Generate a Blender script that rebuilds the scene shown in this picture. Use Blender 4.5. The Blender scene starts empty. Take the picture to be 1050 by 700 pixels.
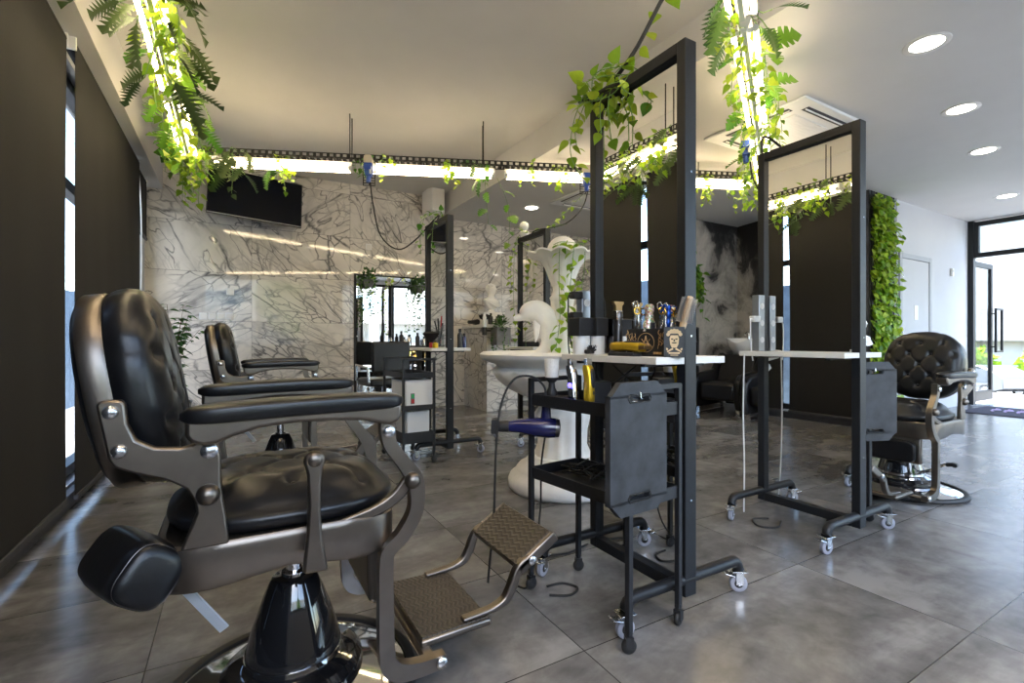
import bpy, math, random
from math import sin, cos, pi, radians as rad, sqrt, exp
from mathutils import Vector as V, Matrix as Mx, Euler
random.seed(7)
S = bpy.context.scene
COL = S.collection

# ------------------------------------------------------------------ materials
def mat(name, col=(.5,.5,.5), rough=.5, metal=0., spec=.5, coat=0., emit=None, es=0., sheen=0.):
    m = bpy.data.materials.new(name); m.use_nodes = True
    b = m.node_tree.nodes['Principled BSDF']
    b.inputs['Base Color'].default_value = (*col, 1)
    b.inputs['Roughness'].default_value = rough
    b.inputs['Metallic'].default_value = metal
    b.inputs['Specular IOR Level'].default_value = spec
    b.inputs['Coat Weight'].default_value = coat
    b.inputs['Coat Roughness'].default_value = .05
    if emit: 
        b.inputs['Emission Color'].default_value = (*emit, 1); b.inputs['Emission Strength'].default_value = es
    return m
class NT:
    def __init__(s, m): s.m = m; s.t = m.node_tree; s.b = s.t.nodes['Principled BSDF']
    def n(s, typ, **kw):
        nd = s.t.nodes.new(typ)
        for k, v in kw.items():
            if k.startswith('i_'):
                nd.inputs[k[2:].replace('_', ' ')].default_value = v
            else: setattr(nd, k, v)
        return nd
    def l(s, a, b): s.t.links.new(a, b)
    def ramp(s, fac, stops):
        r = s.n('ShaderNodeValToRGB'); e = r.color_ramp.elements
        while len(e) < len(stops): e.new(.5)
        for el, (p, c) in zip(e, stops): el.position = p; el.color = (*c, 1)
        s.l(fac, r.inputs[0]); return r.outputs[0]
    def math(s, op, a, b=None, c=None):
        nd = s.n('ShaderNodeMath', operation=op)
        for i, x in enumerate((a, b, c)):
            if x is None: continue
            if isinstance(x, (int, float)): nd.inputs[i].default_value = x
            else: s.l(x, nd.inputs[i])
        return nd.outputs[0]
    def vmath(s, op, a, b=None):
        nd = s.n('ShaderNodeVectorMath', operation=op)
        for i, x in enumerate((a, b)):
            if x is None: continue
            if isinstance(x, tuple): nd.inputs[i].default_value = x
            else: s.l(x, nd.inputs[i])
        return nd.outputs[0]
    def mix(s, fac, a, b, typ='MIX'):
        nd = s.n('ShaderNodeMix', data_type='RGBA', blend_type=typ)
        if isinstance(fac, (int, float)): nd.inputs[0].default_value = fac
        else: s.l(fac, nd.inputs[0])
        for k, x in ((6, a), (7, b)):
            if isinstance(x, tuple): nd.inputs[k].default_value = (*x, 1)
            else: s.l(x, nd.inputs[k])
        return nd.outputs[2]
    def bump(s, h, strength=.2, dist=.01):
        nd = s.n('ShaderNodeBump'); nd.inputs['Strength'].default_value = strength; nd.inputs['Distance'].default_value = dist
        s.l(h, nd.inputs['Height']); s.l(nd.outputs[0], s.b.inputs['Normal'])
    def coord(s, which='Object'): return s.n('ShaderNodeTexCoord').outputs[which]
    def noise(s, vec, scale, detail=4, rough=.55, dist=0.):
        nd = s.n('ShaderNodeTexNoise'); nd.inputs['Scale'].default_value = scale; nd.inputs['Detail'].default_value = detail
        nd.inputs['Roughness'].default_value = rough; nd.inputs['Distortion'].default_value = dist
        s.l(vec, nd.inputs['Vector']); return nd.outputs[0]

MT = {}
def grained(name, col, rough, metal=0., scale=30, amt=.25, bump=.0, **kw):
    m = mat(name, col, rough, metal, **kw); N = NT(m); c = N.coord()
    f = N.noise(c, scale, 5)
    lo = tuple(x*(1-amt) for x in col); hi = tuple(min(1, x*(1+amt)) for x in col)
    N.l(N.ramp(f, [(.3, lo), (.7, hi)]), N.b.inputs['Base Color'])
    if bump: N.bump(N.noise(c, scale*4, 3), bump, .003)
    MT[name] = m; return m
grained('ceiling_paint', (.62,.61,.60), .9, scale=3, amt=.02)
grained('wall_white', (.54,.55,.57), .75, scale=3, amt=.02)
grained('black_paint', (.012,.013,.0155), .42, scale=60, amt=.2)
grained('frame_black', (.0095,.0105,.0125), .42, scale=80, amt=.2, bump=.03, spec=.35)
grained('door_grey', (.36,.37,.39), .5, scale=6, amt=.03)
grained('aluminium', (.62,.65,.69), .4, metal=.35, scale=12, amt=.05)
grained('fence_blue', (.16,.22,.30), .7, scale=6, amt=.2)
grained('wheel_grey', (.33,.34,.40), .45, scale=20, amt=.08)
grained('pane_blue', (.36,.46,.52), .25, scale=3, amt=.06)
grained('slate_board', (.032,.035,.04), .6, scale=14, amt=.45)
grained('leather', (.0065,.0065,.0075), .33, scale=18, amt=.35, bump=.12, spec=.42)
grained('pewter', (.20,.173,.148), .36, metal=1., scale=9, amt=.14)
grained('rubber', (.012,.012,.012), .6, scale=40, amt=.2)
grained('plaster', (.87,.855,.82), .65, scale=14, amt=.05, bump=.15)
grained('blind_fabric', (.0078,.0069,.006), .85, scale=90, amt=.3)
grained('shelf_white', (.74,.72,.68), .4, scale=8, amt=.03)
grained('white_plastic', (.78,.78,.77), .4, scale=8, amt=.02)
grained('cream_plastic', (.62,.55,.42), .45, scale=8, amt=.04)
grained('grey_metal', (.34,.36,.39), .35, metal=.8, scale=12, amt=.1)
grained('gold', (.75,.48,.10), .25, metal=1., scale=20, amt=.1)
grained('brass_dark', (.45,.30,.14), .35, metal=1., scale=20, amt=.1)
grained('yellow_gold', (.72,.46,.03), .28, metal=.7, scale=20, amt=.06)
grained('gunmetal', (.16,.15,.15), .3, metal=1., scale=15, amt=.1)
grained('navy', (.012,.014,.085), .25, scale=10, amt=.2, coat=.5)
grained('socket_blue', (.03,.09,.42), .4, scale=10, amt=.1)
grained('bright_blue', (.02,.10,.55), .25, metal=.6, scale=25, amt=.4)
grained('wood_light', (.60,.42,.25), .5, scale=22, amt=.15)
grained('bristle', (.70,.68,.64), .8, scale=60, amt=.1)
grained('dark_bristle', (.015,.015,.017), .8, scale=60, amt=.3)
grained('box_black', (.012,.012,.014), .5, scale=30, amt=.2)
grained('box_slate', (.045,.05,.056), .55, scale=30, amt=.15)
grained('print_gold', (.50,.30,.12), .5, scale=30, amt=.15)
grained('print_cream', (.72,.55,.32), .5, scale=30, amt=.1)
grained('red_plastic', (.45,.03,.03), .4, scale=30, amt=.1)
grained('green_plastic', (.03,.35,.12), .4, scale=30, amt=.1)
grained('ceramic', (.80,.78,.75), .2, scale=5, amt=.02, coat=.4)
grained('stem_green', (.16,.30,.08), .55, scale=30, amt=.2)
grained('pot_grey', (.16,.165,.17), .6, scale=20, amt=.15)
grained('soil', (.03,.022,.016), .9, scale=50, amt=.4)
grained('trunk', (.10,.07,.045), .8, scale=40, amt=.3)
grained('asphalt', (.20,.20,.20), .9, scale=30, amt=.15)
grained('facade', (.50,.485,.455), .85, scale=2, amt=.04)
grained('terrace', (.50,.48,.45), .8, scale=10, amt=.08)
grained('mat_dark', (.035,.03,.045), .9, scale=120, amt=.4)
grained('mat_print', (.45,.35,.55), .9, scale=120, amt=.2)
grained('car_paint', (.13,.135,.14), .3, scale=3, amt=.01, coat=.2)
grained('car_glass', (.03,.04,.05), .1, scale=3, amt=.1)
grained('soffit_dark', (.05,.05,.055), .6, scale=20, amt=.2)
grained('dark_shelf', (.022,.022,.024), .5, scale=20, amt=.3)
MT['gloss_black'] = mat('gloss_black', (.008,.008,.009), .06, coat=1.)
MT['chrome'] = mat('chrome', (.82,.83,.85), .07, 1.)
MT['steel'] = mat('steel', (.62,.64,.67), .24, 1.)
MT['mirror'] = mat('mirror', (.86,.87,.86), .004, 1.)
MT['screen'] = mat('screen', (.004,.006,.012), .12, spec=.25)
MT['tube'] = mat('tube', (1,1,1), .4, emit=(1.,.77,.48), es=14.)
MT['tube_cool'] = mat('downlight_glow', (1,1,1), .4, emit=(1.,.90,.74), es=14.)
MT['status_light'] = mat('status_light', (.1,.1,1), .4, emit=(.08,.06,1.), es=4.)

def glass_mat():
    m = bpy.data.materials.new('window_glass'); m.use_nodes = True; t = m.node_tree
    t.nodes.remove(t.nodes['Principled BSDF'])
    g = t.nodes.new('ShaderNodeBsdfGlossy'); g.inputs['Roughness'].default_value = .0
    tr = t.nodes.new('ShaderNodeBsdfTransparent'); tr.inputs[0].default_value = (.93,.95,.95,1)
    lw = t.nodes.new('ShaderNodeLayerWeight'); pw = t.nodes.new('ShaderNodeMath'); pw.operation = 'POWER'; pw.inputs[1].default_value = 4.5; t.links.new(lw.outputs['Facing'], pw.inputs[0])
    fr = t.nodes.new('ShaderNodeMath'); fr.operation = 'MULTIPLY_ADD'; fr.inputs[1].default_value = .8; fr.inputs[2].default_value = .035; t.links.new(pw.outputs[0], fr.inputs[0])
    mx = t.nodes.new('ShaderNodeMixShader')
    t.links.new(fr.outputs[0], mx.inputs[0]); t.links.new(tr.outputs[0], mx.inputs[1]); t.links.new(g.outputs[0], mx.inputs[2])
    t.links.new(mx.outputs[0], t.nodes['Material Output'].inputs[0]); MT['glass'] = m
glass_mat()

def colored_print():
    m = mat('patterned_grip', (.5,.5,.5), .3, .3); N = NT(m); c = N.coord()
    v = N.n('ShaderNodeTexVoronoi'); v.inputs['Scale'].default_value = 160; N.l(c, v.inputs['Vector'])
    N.l(N.ramp(N.math('FRACT', N.math('MULTIPLY', v.outputs['Color'], 3.1)), [(0, (.75,.7,.6)), (.3, (.35,.05,.05)), (.5, (.8,.75,.7)), (.7, (.05,.2,.12)), (1, (.55,.4,.12))]), N.b.inputs['Base Color'])
    MT['patterned'] = m
colored_print()

def floor_mat():
    m = mat('grey_tile', (.2,.2,.2), .3); N = NT(m); c = N.coord()
    sx = N.n('ShaderNodeSeparateXYZ'); N.l(c, sx.inputs[0])
    u = N.math('DIVIDE', N.math('SUBTRACT', sx.outputs[0], .98), 1.215); v = N.math('DIVIDE', N.math('SUBTRACT', sx.outputs[1], 1.23), .59)
    def edge(x, w):
        f = N.math('FRACT', x); d = N.math('MINIMUM', f, N.math('SUBTRACT', 1., f)); return N.math('LESS_THAN', d, w)
    j = N.math('MAXIMUM', edge(u, .0016), edge(v, .0033))
    cb = N.n('ShaderNodeCombineXYZ'); N.l(N.math('FLOOR', u), cb.inputs[0]); N.l(N.math('FLOOR', v), cb.inputs[1])
    wn = N.n('ShaderNodeTexWhiteNoise'); N.l(cb.outputs[0], wn.inputs[0])
    off = N.vmath('SCALE', wn.outputs['Color']); off.node.inputs['Scale'].default_value = 9.
    p = N.vmath('ADD', c, off)
    st = N.vmath('MULTIPLY', p, (.8, 1.9, 1.))
    n1 = N.noise(st, 1.5, 6, .62, .4); n2 = N.noise(p, 11, 5, .6, .3)
    f = N.math('ADD', N.math('MULTIPLY', n1, .7), N.math('MULTIPLY', n2, .3))
    col = N.ramp(f, [(.36, (.078,.075,.073)), (.5, (.152,.146,.141)), (.63, (.250,.241,.233))])
    tone = N.math('MULTIPLY_ADD', wn.outputs[0], .16, .92)
    mu = N.n('ShaderNodeVectorMath', operation='SCALE'); N.l(col, mu.inputs[0]); N.l(tone, mu.inputs['Scale'])
    col = N.mix(j, mu.outputs[0], (.035,.033,.031))
    N.l(col, N.b.inputs['Base Color'])
    N.b.inputs['Roughness'].default_value = .24
    N.b.inputs['Specular IOR Level'].default_value = .55
    MT['floor'] = m
floor_mat()

def marble_mat(name, tint=1., ox=.19, oz=.05, tiled=True):
    m = mat(name, (.7,.7,.7), .1); N = NT(m); c = N.coord()
    sx = N.n('ShaderNodeSeparateXYZ'); N.l(c, sx.inputs[0])
    h = N.math('ADD', sx.outputs[0], N.math('MULTIPLY', sx.outputs[1], 1.0)) if not tiled else sx.outputs[0]
    u = N.math('DIVIDE', N.math('SUBTRACT', h, ox), 1.21); v = N.math('DIVIDE', N.math('SUBTRACT', sx.outputs[2], oz), .6)
    cb = N.n('ShaderNodeCombineXYZ'); N.l(N.math('FLOOR', u), cb.inputs[0]); N.l(N.math('FLOOR', v), cb.inputs[1])
    wn = N.n('ShaderNodeTexWhiteNoise'); N.l(cb.outputs[0], wn.inputs[0])
    off = N.vmath('SCALE', wn.outputs['Color']); off.node.inputs['Scale'].default_value = 13.
    p = N.vmath('ADD', c, off) if tiled else c
    # oblique veins: rotate + stretch, then distort
    mp = N.n('ShaderNodeMapping'); mp.inputs['Rotation'].default_value = (0, rad(48), 0); mp.inputs['Scale'].default_value = (.55, 1., 1.5)
    vr = N.n('ShaderNodeVectorRotate', rotation_type='Y_AXIS'); N.l(p, vr.inputs['Vector'])
    if tiled: N.l(N.math('MULTIPLY', N.math('SUBTRACT', wn.outputs[0], .62), 2.1), vr.inputs['Angle'])
    N.l(vr.outputs[0], mp.inputs[0]); q = mp.outputs[0]
    nz = N.n('ShaderNodeTexNoise'); nz.inputs['Scale'].default_value = 2.2; nz.inputs['Detail'].default_value = 6; N.l(q, nz.inputs['Vector'])
    ds = N.vmath('SUBTRACT', nz.outputs['Color'], (.5,.5,.5)); ds2 = N.vmath('SCALE', ds); ds2.node.inputs['Scale'].default_value = .34
    qd = N.vmath('ADD', q, ds2)
    def veins(scale, w0, w1, src=None):
        vo = N.n('ShaderNodeTexVoronoi', feature='DISTANCE_TO_EDGE'); vo.inputs['Scale'].default_value = scale
        N.l(src or qd, vo.inputs['Vector'])
        r = N.n('ShaderNodeMapRange'); r.inputs[1].default_value = w0; r.inputs[2].default_value = w1; r.inputs[3].default_value = 1; r.inputs[4].default_value = 0
        N.l(vo.outputs['Distance'], r.inputs[0]); return r.outputs[0]
    def ridge(vec, scale, det, w, rough=.6, dist=0.):
        r = N.n('ShaderNodeMapRange'); r.inputs[1].default_value = 0; r.inputs[2].default_value = w; r.inputs[3].default_value = 1; r.inputs[4].default_value = 0
        N.l(N.math('ABSOLUTE', N.math('SUBTRACT', N.noise(vec, scale, det, rough, dist), .5)), r.inputs[0]); return r.outputs[0]
    def mask(vec, scale, lo, hi):
        r = N.n('ShaderNodeMapRange'); r.inputs[1].default_value = lo; r.inputs[2].default_value = hi
        N.l(N.noise(vec, scale, 3), r.inputs[0]); return r.outputs[0]
    m1 = mask(p, .9, .42, .58); m2 = mask(N.vmath('ADD', p, (3.3,8.1,1.7)), 1.3, .44, .6); m3 = mask(N.vmath('ADD', p, (1.3,2.1,5.7)), 2.2, .4, .6)
    big = N.math('MULTIPLY', veins(1.5, .0, .032), N.math('MULTIPLY_ADD', m3, .75, .2))
    med = N.math('MULTIPLY', veins(3.3, .0, .042), N.math('MULTIPLY_ADD', m2, .8, .04))
    crk = N.math('MULTIPLY', veins(8., .0, .075), N.math('MULTIPLY', N.math('MULTIPLY_ADD', m1, .9, .05), m2))
    ds3 = N.vmath('SCALE', ds); ds3.node.inputs['Scale'].default_value = .22; pd = N.vmath('ADD', p, ds3)
    iso = N.math('MULTIPLY', veins(4.6, .0, .05, pd), N.math('MULTIPLY', N.math('MULTIPLY_ADD', m3, .8, .1), N.math('SUBTRACT', 1., m1)))
    rdg = N.math('MULTIPLY', ridge(qd, 1.1, 3, .007), .8)
    cl = N.noise(q, 2.2, 6, .6, .3)
    base = N.ramp(cl, [(.32, (.52*tint,.49*tint,.45*tint)), (.5, (.70*tint,.66*tint,.605*tint)), (.7, (.77*tint,.73*tint,.67*tint))])
    tot = N.math('MINIMUM', N.math('MAXIMUM', N.math('MAXIMUM', big, rdg), N.math('MAXIMUM', N.math('MAXIMUM', med, iso), crk)), .93)
    a = N.mix(tot, base, (.06,.06,.07))
    if tiled:
        def edge(x, w):
            f = N.math('FRACT', x); d = N.math('MINIMUM', f, N.math('SUBTRACT', 1., f)); return N.math('LESS_THAN', d, w)
        a = N.mix(N.math('MULTIPLY', N.math('MAXIMUM', edge(u, .0022), edge(v, .0045)), .7), a, (.16,.15,.14))
    N.l(a, N.b.inputs['Base Color'])
    N.b.inputs['Roughness'].default_value = .03; N.b.inputs['Specular IOR Level'].default_value = .55
    MT[name] = m
marble_mat('marble'); marble_mat('marble_counter', .82, tiled=False)

def mural_mat():
    m = mat('smoky_mural', (.3,.3,.3), .7); N = NT(m); c = N.coord()
    sx = N.n('ShaderNodeSeparateXYZ'); N.l(c, sx.inputs[0])
    n = N.noise(c, .75, 9, .62, .9)
    n2 = N.noise(c, 2.6, 8, .66, 1.2)
    g = N.math('MULTIPLY_ADD', sx.outputs[2], .10, -.15)
    f = N.math('SUBTRACT', N.math('ADD', N.math('MULTIPLY', n, .72), N.math('MULTIPLY', n2, .34)), g)
    N.l(N.ramp(f, [(.40, (.012,.012,.014)), (.445, (.05,.048,.048)), (.48, (.24,.225,.21)), (.58, (.50,.465,.43)), (.7, (.36,.335,.31))]), N.b.inputs['Base Color'])
    MT['mural'] = m
mural_mat()

def leaf_mat(name, stops, trans=.35):
    m = mat(name, (.2,.4,.05), .42); N = NT(m)
    g = N.n('ShaderNodeNewGeometry')
    c = N.ramp(g.outputs['Random Per Island'], stops)
    n = N.noise(N.coord(), 60, 3); c = N.mix(N.math('MULTIPLY', n, .35), c, (.05,.13,.01))
    N.l(c, N.b.inputs['Base Color']); N.b.inputs['Specular IOR Level'].default_value = .35
    tl = N.n('ShaderNodeBsdfTranslucent'); N.l(c, tl.inputs[0])
    mx = N.n('ShaderNodeMixShader'); mx.inputs[0].default_value = trans
    out = N.t.nodes['Material Output']
    N.l(N.b.outputs[0], mx.inputs[1]); N.l(tl.outputs[0], mx.inputs[2]); N.l(mx.outputs[0], out.inputs[0])
    MT[name] = m
leaf_mat('leaf_lime', [(0, (.16,.34,.02)), (.4, (.34,.52,.03)), (.75, (.52,.64,.06)), (1, (.10,.26,.03))])
leaf_mat('leaf_mid', [(0, (.05,.19,.02)), (.5, (.14,.34,.03)), (1, (.3,.46,.05))])
leaf_mat('leaf_dark', [(0, (.02,.075,.018)), (.5, (.05,.13,.03)), (1, (.11,.2,.05))], .2)
leaf_mat('leaf_flower', [(0, (.75,.42,.05)), (.5, (.85,.6,.1)), (.8, (.4,.5,.08)), (1, (.7,.3,.04))])
leaf_mat('leaf_olive', [(0, (.03,.06,.02)), (.5, (.07,.10,.04)), (1, (.13,.17,.06))], .2)

def footplate_mat():
    m = mat('footplate_tread', (.1,.08,.06), .42, .15); N = NT(m); c = N.coord()
    sx = N.n('ShaderNodeSeparateXYZ'); N.l(c, sx.inputs[0])
    w = N.math('SINE', N.math('ADD', N.math('MULTIPLY', sx.outputs[0], 400.), N.math('MULTIPLY', N.math('SINE', N.math('MULTIPLY', sx.outputs[1], 150.)), 1.7)))
    f = N.math('GREATER_THAN', w, .74)
    N.l(N.mix(f, (.062,.050,.038), (.016,.013,.011)), N.b.inputs['Base Color']); N.bump(w, .3, .003)
    MT['tread'] = m
footplate_mat()

# ------------------------------------------------------------------ mesh builder
class MB:
    def __init__(s): s.v = []; s.f = []; s.M = None
    def add(s, vs, fs):
        o = len(s.v)
        s.v += [tuple(s.M @ V(p)) for p in vs] if s.M is not None else [tuple(p) for p in vs]
        s.f += [tuple(i+o for i in f) for f in fs]; return s
    def box(s, a, b, R=None):           # two corners, optional matrix about the centre
        x0,y0,z0 = a; x1,y1,z1 = b
        vs = [(x0,y0,z0),(x1,y0,z0),(x1,y1,z0),(x0,y1,z0),(x0,y0,z1),(x1,y0,z1),(x1,y1,z1),(x0,y1,z1)]
        if R is not None:
            c = V(((x0+x1)/2,(y0+y1)/2,(z0+z1)/2)); vs = [c + R @ (V(p)-c) for p in vs]
        return s.add(vs, [(0,3,2,1),(4,5,6,7),(0,1,5,4),(1,2,6,5),(2,3,7,6),(3,0,4,7)])
    def prism(s, poly, y0, y1, ax='y'):  # poly of (a,b): ax y -> (x,z), ax x -> (y,z), ax z -> (x,y)
        n = len(poly)
        P = {'y': lambda a,b,t: (a,t,b), 'x': lambda a,b,t: (t,a,b), 'z': lambda a,b,t: (a,b,t)}[ax]
        area = sum(poly[i][0]*poly[(i+1)%n][1]-poly[(i+1)%n][0]*poly[i][1] for i in range(n))
        if (area > 0) == (ax == 'y'): poly = poly[::-1]
        vs = [P(a,b,y0) for a,b in poly] + [P(a,b,y1) for a,b in poly]
        fs = [tuple(range(n))[::-1], tuple(range(n,2*n))] + [(i,(i+1)%n,n+(i+1)%n,n+i) for i in range(n)]
        return s.add(vs, fs)
    def rings(s, rs, cap0=True, cap1=True, closed=False):
        n = len(rs[0]); vs = [p for r in rs for p in r]; m = len(rs); fs = []
        for k in range(m if closed else m-1):
            a = k*n; b = ((k+1)%m)*n
            fs += [(a+i,a+(i+1)%n,b+(i+1)%n,b+i) for i in range(n)]
        if not closed:
            if cap0: fs.append(tuple(range(n))[::-1])
            if cap1: fs.append(tuple(range((m-1)*n,m*n)))
        return s.add(vs, fs)
    def lathe(s, prof, n=24, c=(0,0,0), R=None, wav=None, zw=None):
        rs = []
        for r, z in prof:
            ring = []
            for i in range(n):
                a = 2*pi*i/n; q = r*(wav(a,z) if wav else 1); p = V((q*cos(a), q*sin(a), z+(zw(a,z) if zw else 0)))
                if R is not None: p = R @ p
                ring.append(p + V(c))
            rs.append(ring)
        ring = len(prof) > 3 and abs(prof[0][0]-prof[-1][0]) < .003 and prof[0][0] > .002
        return s.rings(rs, closed=ring)
    def cyl(s, p0, p1, r0, r1=None, n=12):
        return s.tube([p0,p1], [r0, r0 if r1 is None else r1], n)
    def tube(s, path, r, n=8, closed=False, sec=None, up=None):
        path = [V(p) for p in path]; m = len(path); T = []
        for i in range(m):
            a = path[i-1] if (i > 0 or closed) else path[i]; b = path[(i+1)%m] if (i < m-1 or closed) else path[i]
            T.append((b-a).normalized() if (b-a).length > 1e-9 else V((0,0,1)))
        u = V(up) if up else (V((0,0,1)) if abs(T[0].z) < .9 else V((1,0,0)))
        u = (u - T[0]*u.dot(T[0])).normalized(); rs = []
        for i in range(m):
            u = (u - T[i]*u.dot(T[i])); u = u.normalized() if u.length > 1e-6 else T[i].orthogonal().normalized()
            w = T[i].cross(u); rr = r[i] if isinstance(r, (list, tuple)) else r
            if sec: rs.append([path[i] + u*(a*rr) + w*(b*rr) for a,b in sec])
            else: rs.append([path[i] + u*(cos(2*pi*k/n)*rr) + w*(sin(2*pi*k/n)*rr) for k in range(n)])
        return s.rings(rs, closed=closed)
    def ell(s, c, r, n=16, m=10, R=None, p=1.):
        rs = []
        sg = lambda t, e: math.copysign(abs(t)**e, t)
        for j in range(m+1):
            ph = -pi/2 + pi*min(max(j/m, .004), .996); ring = []
            for i in range(n):
                a = 2*pi*i/n; q = V((r[0]*sg(cos(ph),p)*sg(cos(a),p), r[1]*sg(cos(ph),p)*sg(sin(a),p), r[2]*sg(sin(ph),p)))
                ring.append((R @ q if R is not None else q) + V(c))
            rs.append(ring)
        return s.rings(rs)
    def build(s, name, m, parent=None, bevel=0., seg=2, smooth=38, loc=None, subd=0):
        me = bpy.data.meshes.new(name); me.from_pydata(s.v, [], s.f); me.update()
        me.materials.append(MT[m] if isinstance(m, str) else m)
        o = bpy.data.objects.new(name, me); COL.objects.link(o)
        if smooth:
            me.shade_smooth(); me.set_sharp_from_angle(angle=rad(smooth))
        if bevel:
            b = o.modifiers.new('Bevel', 'BEVEL'); b.width = bevel; b.segments = seg; b.limit_method = 'ANGLE'; b.angle_limit = rad(35); b.harden_normals = False
        if subd:
            d = o.modifiers.new('Sub', 'SUBSURF'); d.levels = subd; d.render_levels = subd
        if parent: o.parent = parent
        if loc: o.location = loc
        return o
def spline(pts, n=6):
    P = [V(p) for p in pts]; out = []
    for i in range(len(P)-1):
        a, b, c, d = P[max(i-1,0)], P[i], P[i+1], P[min(i+2,len(P)-1)]
        for k in range(n):
            t = k/n; out.append(.5*((2*b)+(c-a)*t+(2*a-5*b+4*c-d)*t*t+(3*b-a-3*c+d)*t**3))
    out.append(P[-1]); return out
def ribbon(path, w, n=6):              # 2D path (x,z) -> outline polygon of width w (number or list)
    ww = w if isinstance(w, list) else [w]*len(path)
    P = spline([(a,b,c) for (a,b),c in zip(path, ww)], n)
    L = []; Rr = []
    for i, p in enumerate(P):
        a = P[max(i-1,0)]; b = P[min(i+1,len(P)-1)]; t = V((b.x-a.x, b.y-a.y)).normalized(); nn = V((-t.y, t.x))*(p.z/2)
        L.append((p.x+nn.x, p.y+nn.y)); Rr.append((p.x-nn.x, p.y-nn.y))
    return L + Rr[::-1]
def circle(cx, cz, r, n=16): return [(cx+r*cos(2*pi*i/n), cz+r*sin(2*pi*i/n)) for i in range(n)]
def supell(a, b, e, n): 
    sg = lambda t: math.copysign(abs(t)**(2/e), t)
    return [(a*sg(cos(2*pi*i/n)), b*sg(sin(2*pi*i/n))) for i in range(n)]

# ------------------------------------------------------------------ scene graph
def thing(name, label, cat, loc=(0,0,0), rotz=0., group=None):
    o = bpy.data.objects.new(name, None); COL.objects.link(o); o.empty_display_size = .1
    o.location = loc; o.rotation_euler = (0,0,rotz); o['label'] = label; o['category'] = cat
    if group: o['group'] = group
    return o
def tag(o, label, cat, group=None, kind=None):
    o['label'] = label; o['category'] = cat
    if group: o['group'] = group
    if kind: o['kind'] = kind
    return o
def struct(o): o['kind'] = 'structure'; return o
def dup(root, loc, rotz=0., label=None, group=None, skip=()):
    r = root.copy(); COL.objects.link(r); r.location = loc; r.rotation_euler = (0,0,rotz)
    if label: r['label'] = label
    if group: r['group'] = group
    def rec(src, dst):
        for ch in list(src.children):
            if ch.name.split('.')[0] in skip: continue
            c = ch.copy(); COL.objects.link(c); c.parent = dst; rec(ch, c)
    rec(root, r); return r
# ================================================================== setting
LW, BW, RW, FW = -.9, 6.95, 10.1, -1.2      # left, back (marble), right (entrance) and rear walls
HC, HL, XS = 3.2, 2.9, 2.72                 # raised ceiling, lower ceiling, where the step runs
struct(MB().box((LW-.3,FW-.3,-.12),(RW+.12,BW+.2,0)).build('floor','floor',smooth=0))
struct(MB().box((LW-.3,FW-.3,HC),(XS+.02,BW+.2,HC+.2)).build('ceiling','ceiling_paint',smooth=0))
struct(MB().box((XS,FW-.3,HL),(RW+.12,BW+.2,HC+.2)).build('ceiling','ceiling_paint',smooth=0))
struct(MB().box((LW-.02,FW,2.79),(-.73,BW,HC)).build('trim_1','ceiling_paint',smooth=0))
struct(MB().box((LW-.3,BW,-.02),(6.9,BW+.2,HC)).build('wall_back','marble',smooth=0))

def window(name, ax, at, t0, t1, z0, z1, cuts, bars=(), th=.07, depth=.08, m='frame_black'):
    """glazed frame: ax 'x' = pane lies in a plane of constant x and runs along y; 'y' the other way"""
    def bx(mb, a0, a1, c0, c1, d=depth):
        if ax == 'x': mb.box((at-d/2,a0,c0),(at+d/2,a1,c1))
        else: mb.box((a0,at-d/2,c0),(a1,at+d/2,c1))
    f = MB(); bx(f,t0,t1,z0,z0+th); bx(f,t0,t1,z1-th,z1)
    for c in [t0+th/2]+list(cuts)+[t1-th/2]: bx(f,c-th/2,c+th/2,z0+th,z1-th,depth*.96)
    for b in bars: bx(f,t0+th,t1-th,b-th/2,b+th/2,depth*.9)
    fo = struct(f.build(name, m, smooth=0))
    g = MB(); bx(g,t0+th*.5,t1-th*.5,z0+th*.5,z1-th*.5,.008); go = g.build('pane','glass',fo,smooth=0)
    return fo
# left wall with tall windows behind the roller blinds
w = MB(); w.box((LW-.2,FW-.2,0),(LW,BW,.1)); w.box((LW-.2,FW-.2,2.76),(LW,BW,HC)); w.box((LW-.2,6.62,.1),(LW,BW,2.76)); w.box((LW-.2,FW-.2,.1),(LW,-.9,2.76))
struct(w.build('wall_left','wall_white',smooth=0))
window('window_1','x',LW-.1,-.9,6.62,.1,2.76,(.9,2.45,3.95,5.55),bars=(2.05,))
struct(MB().box((LW,FW,0),(LW+.05,6.6,.085)).build('baseboard_left','soffit_dark',smooth=0,bevel=.006))
# rear wall (behind the camera)
w = MB(); w.box((LW-.2,FW-.2,0),(RW+.1,FW,.12)); w.box((LW-.2,FW-.2,2.78),(RW+.1,FW,HC)); w.box((LW-.2,FW-.2,.12),(-.75,FW,2.78))
w.box((-.75,FW-.2,.12),(1.95,FW,.85)); w.box((1.95,FW-.2,.12),(2.75,FW,2.78)); w.box((9.6,FW-.2,.12),(RW+.1,FW,2.78))
struct(w.build('wall_front','wall_white',smooth=0))
window('window_2','y',FW-.1,-.75,1.95,.85,2.78,(.6,))
window('window_3','y',FW-.1,2.75,9.6,.12,2.78,(4.08,4.36,6.2,7.6,8.8))
# back right: smoky mural wall, its return, the planted wall and the white wall with its door
struct(MB().box((5.9,5.05,-.02),(7.35,5.2,HL)).build('wall_mural','mural',smooth=0))
struct(MB().prism([(7.25,5.1),(6.83,3.0),(6.95,3.0),(7.4,5.1)],-.02,HL,'z').build('wall_return','mural',smooth=0))
struct(MB().box((5.9,5.2,-.02),(6.0,BW+.1,HL)).build('wall_partition','wall_white',smooth=0))
w = MB(); w.box((6.83,3.0,-.02),(RW+.1,3.15,HL)); struct(w.build('wall_right','wall_white',smooth=0))
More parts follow.
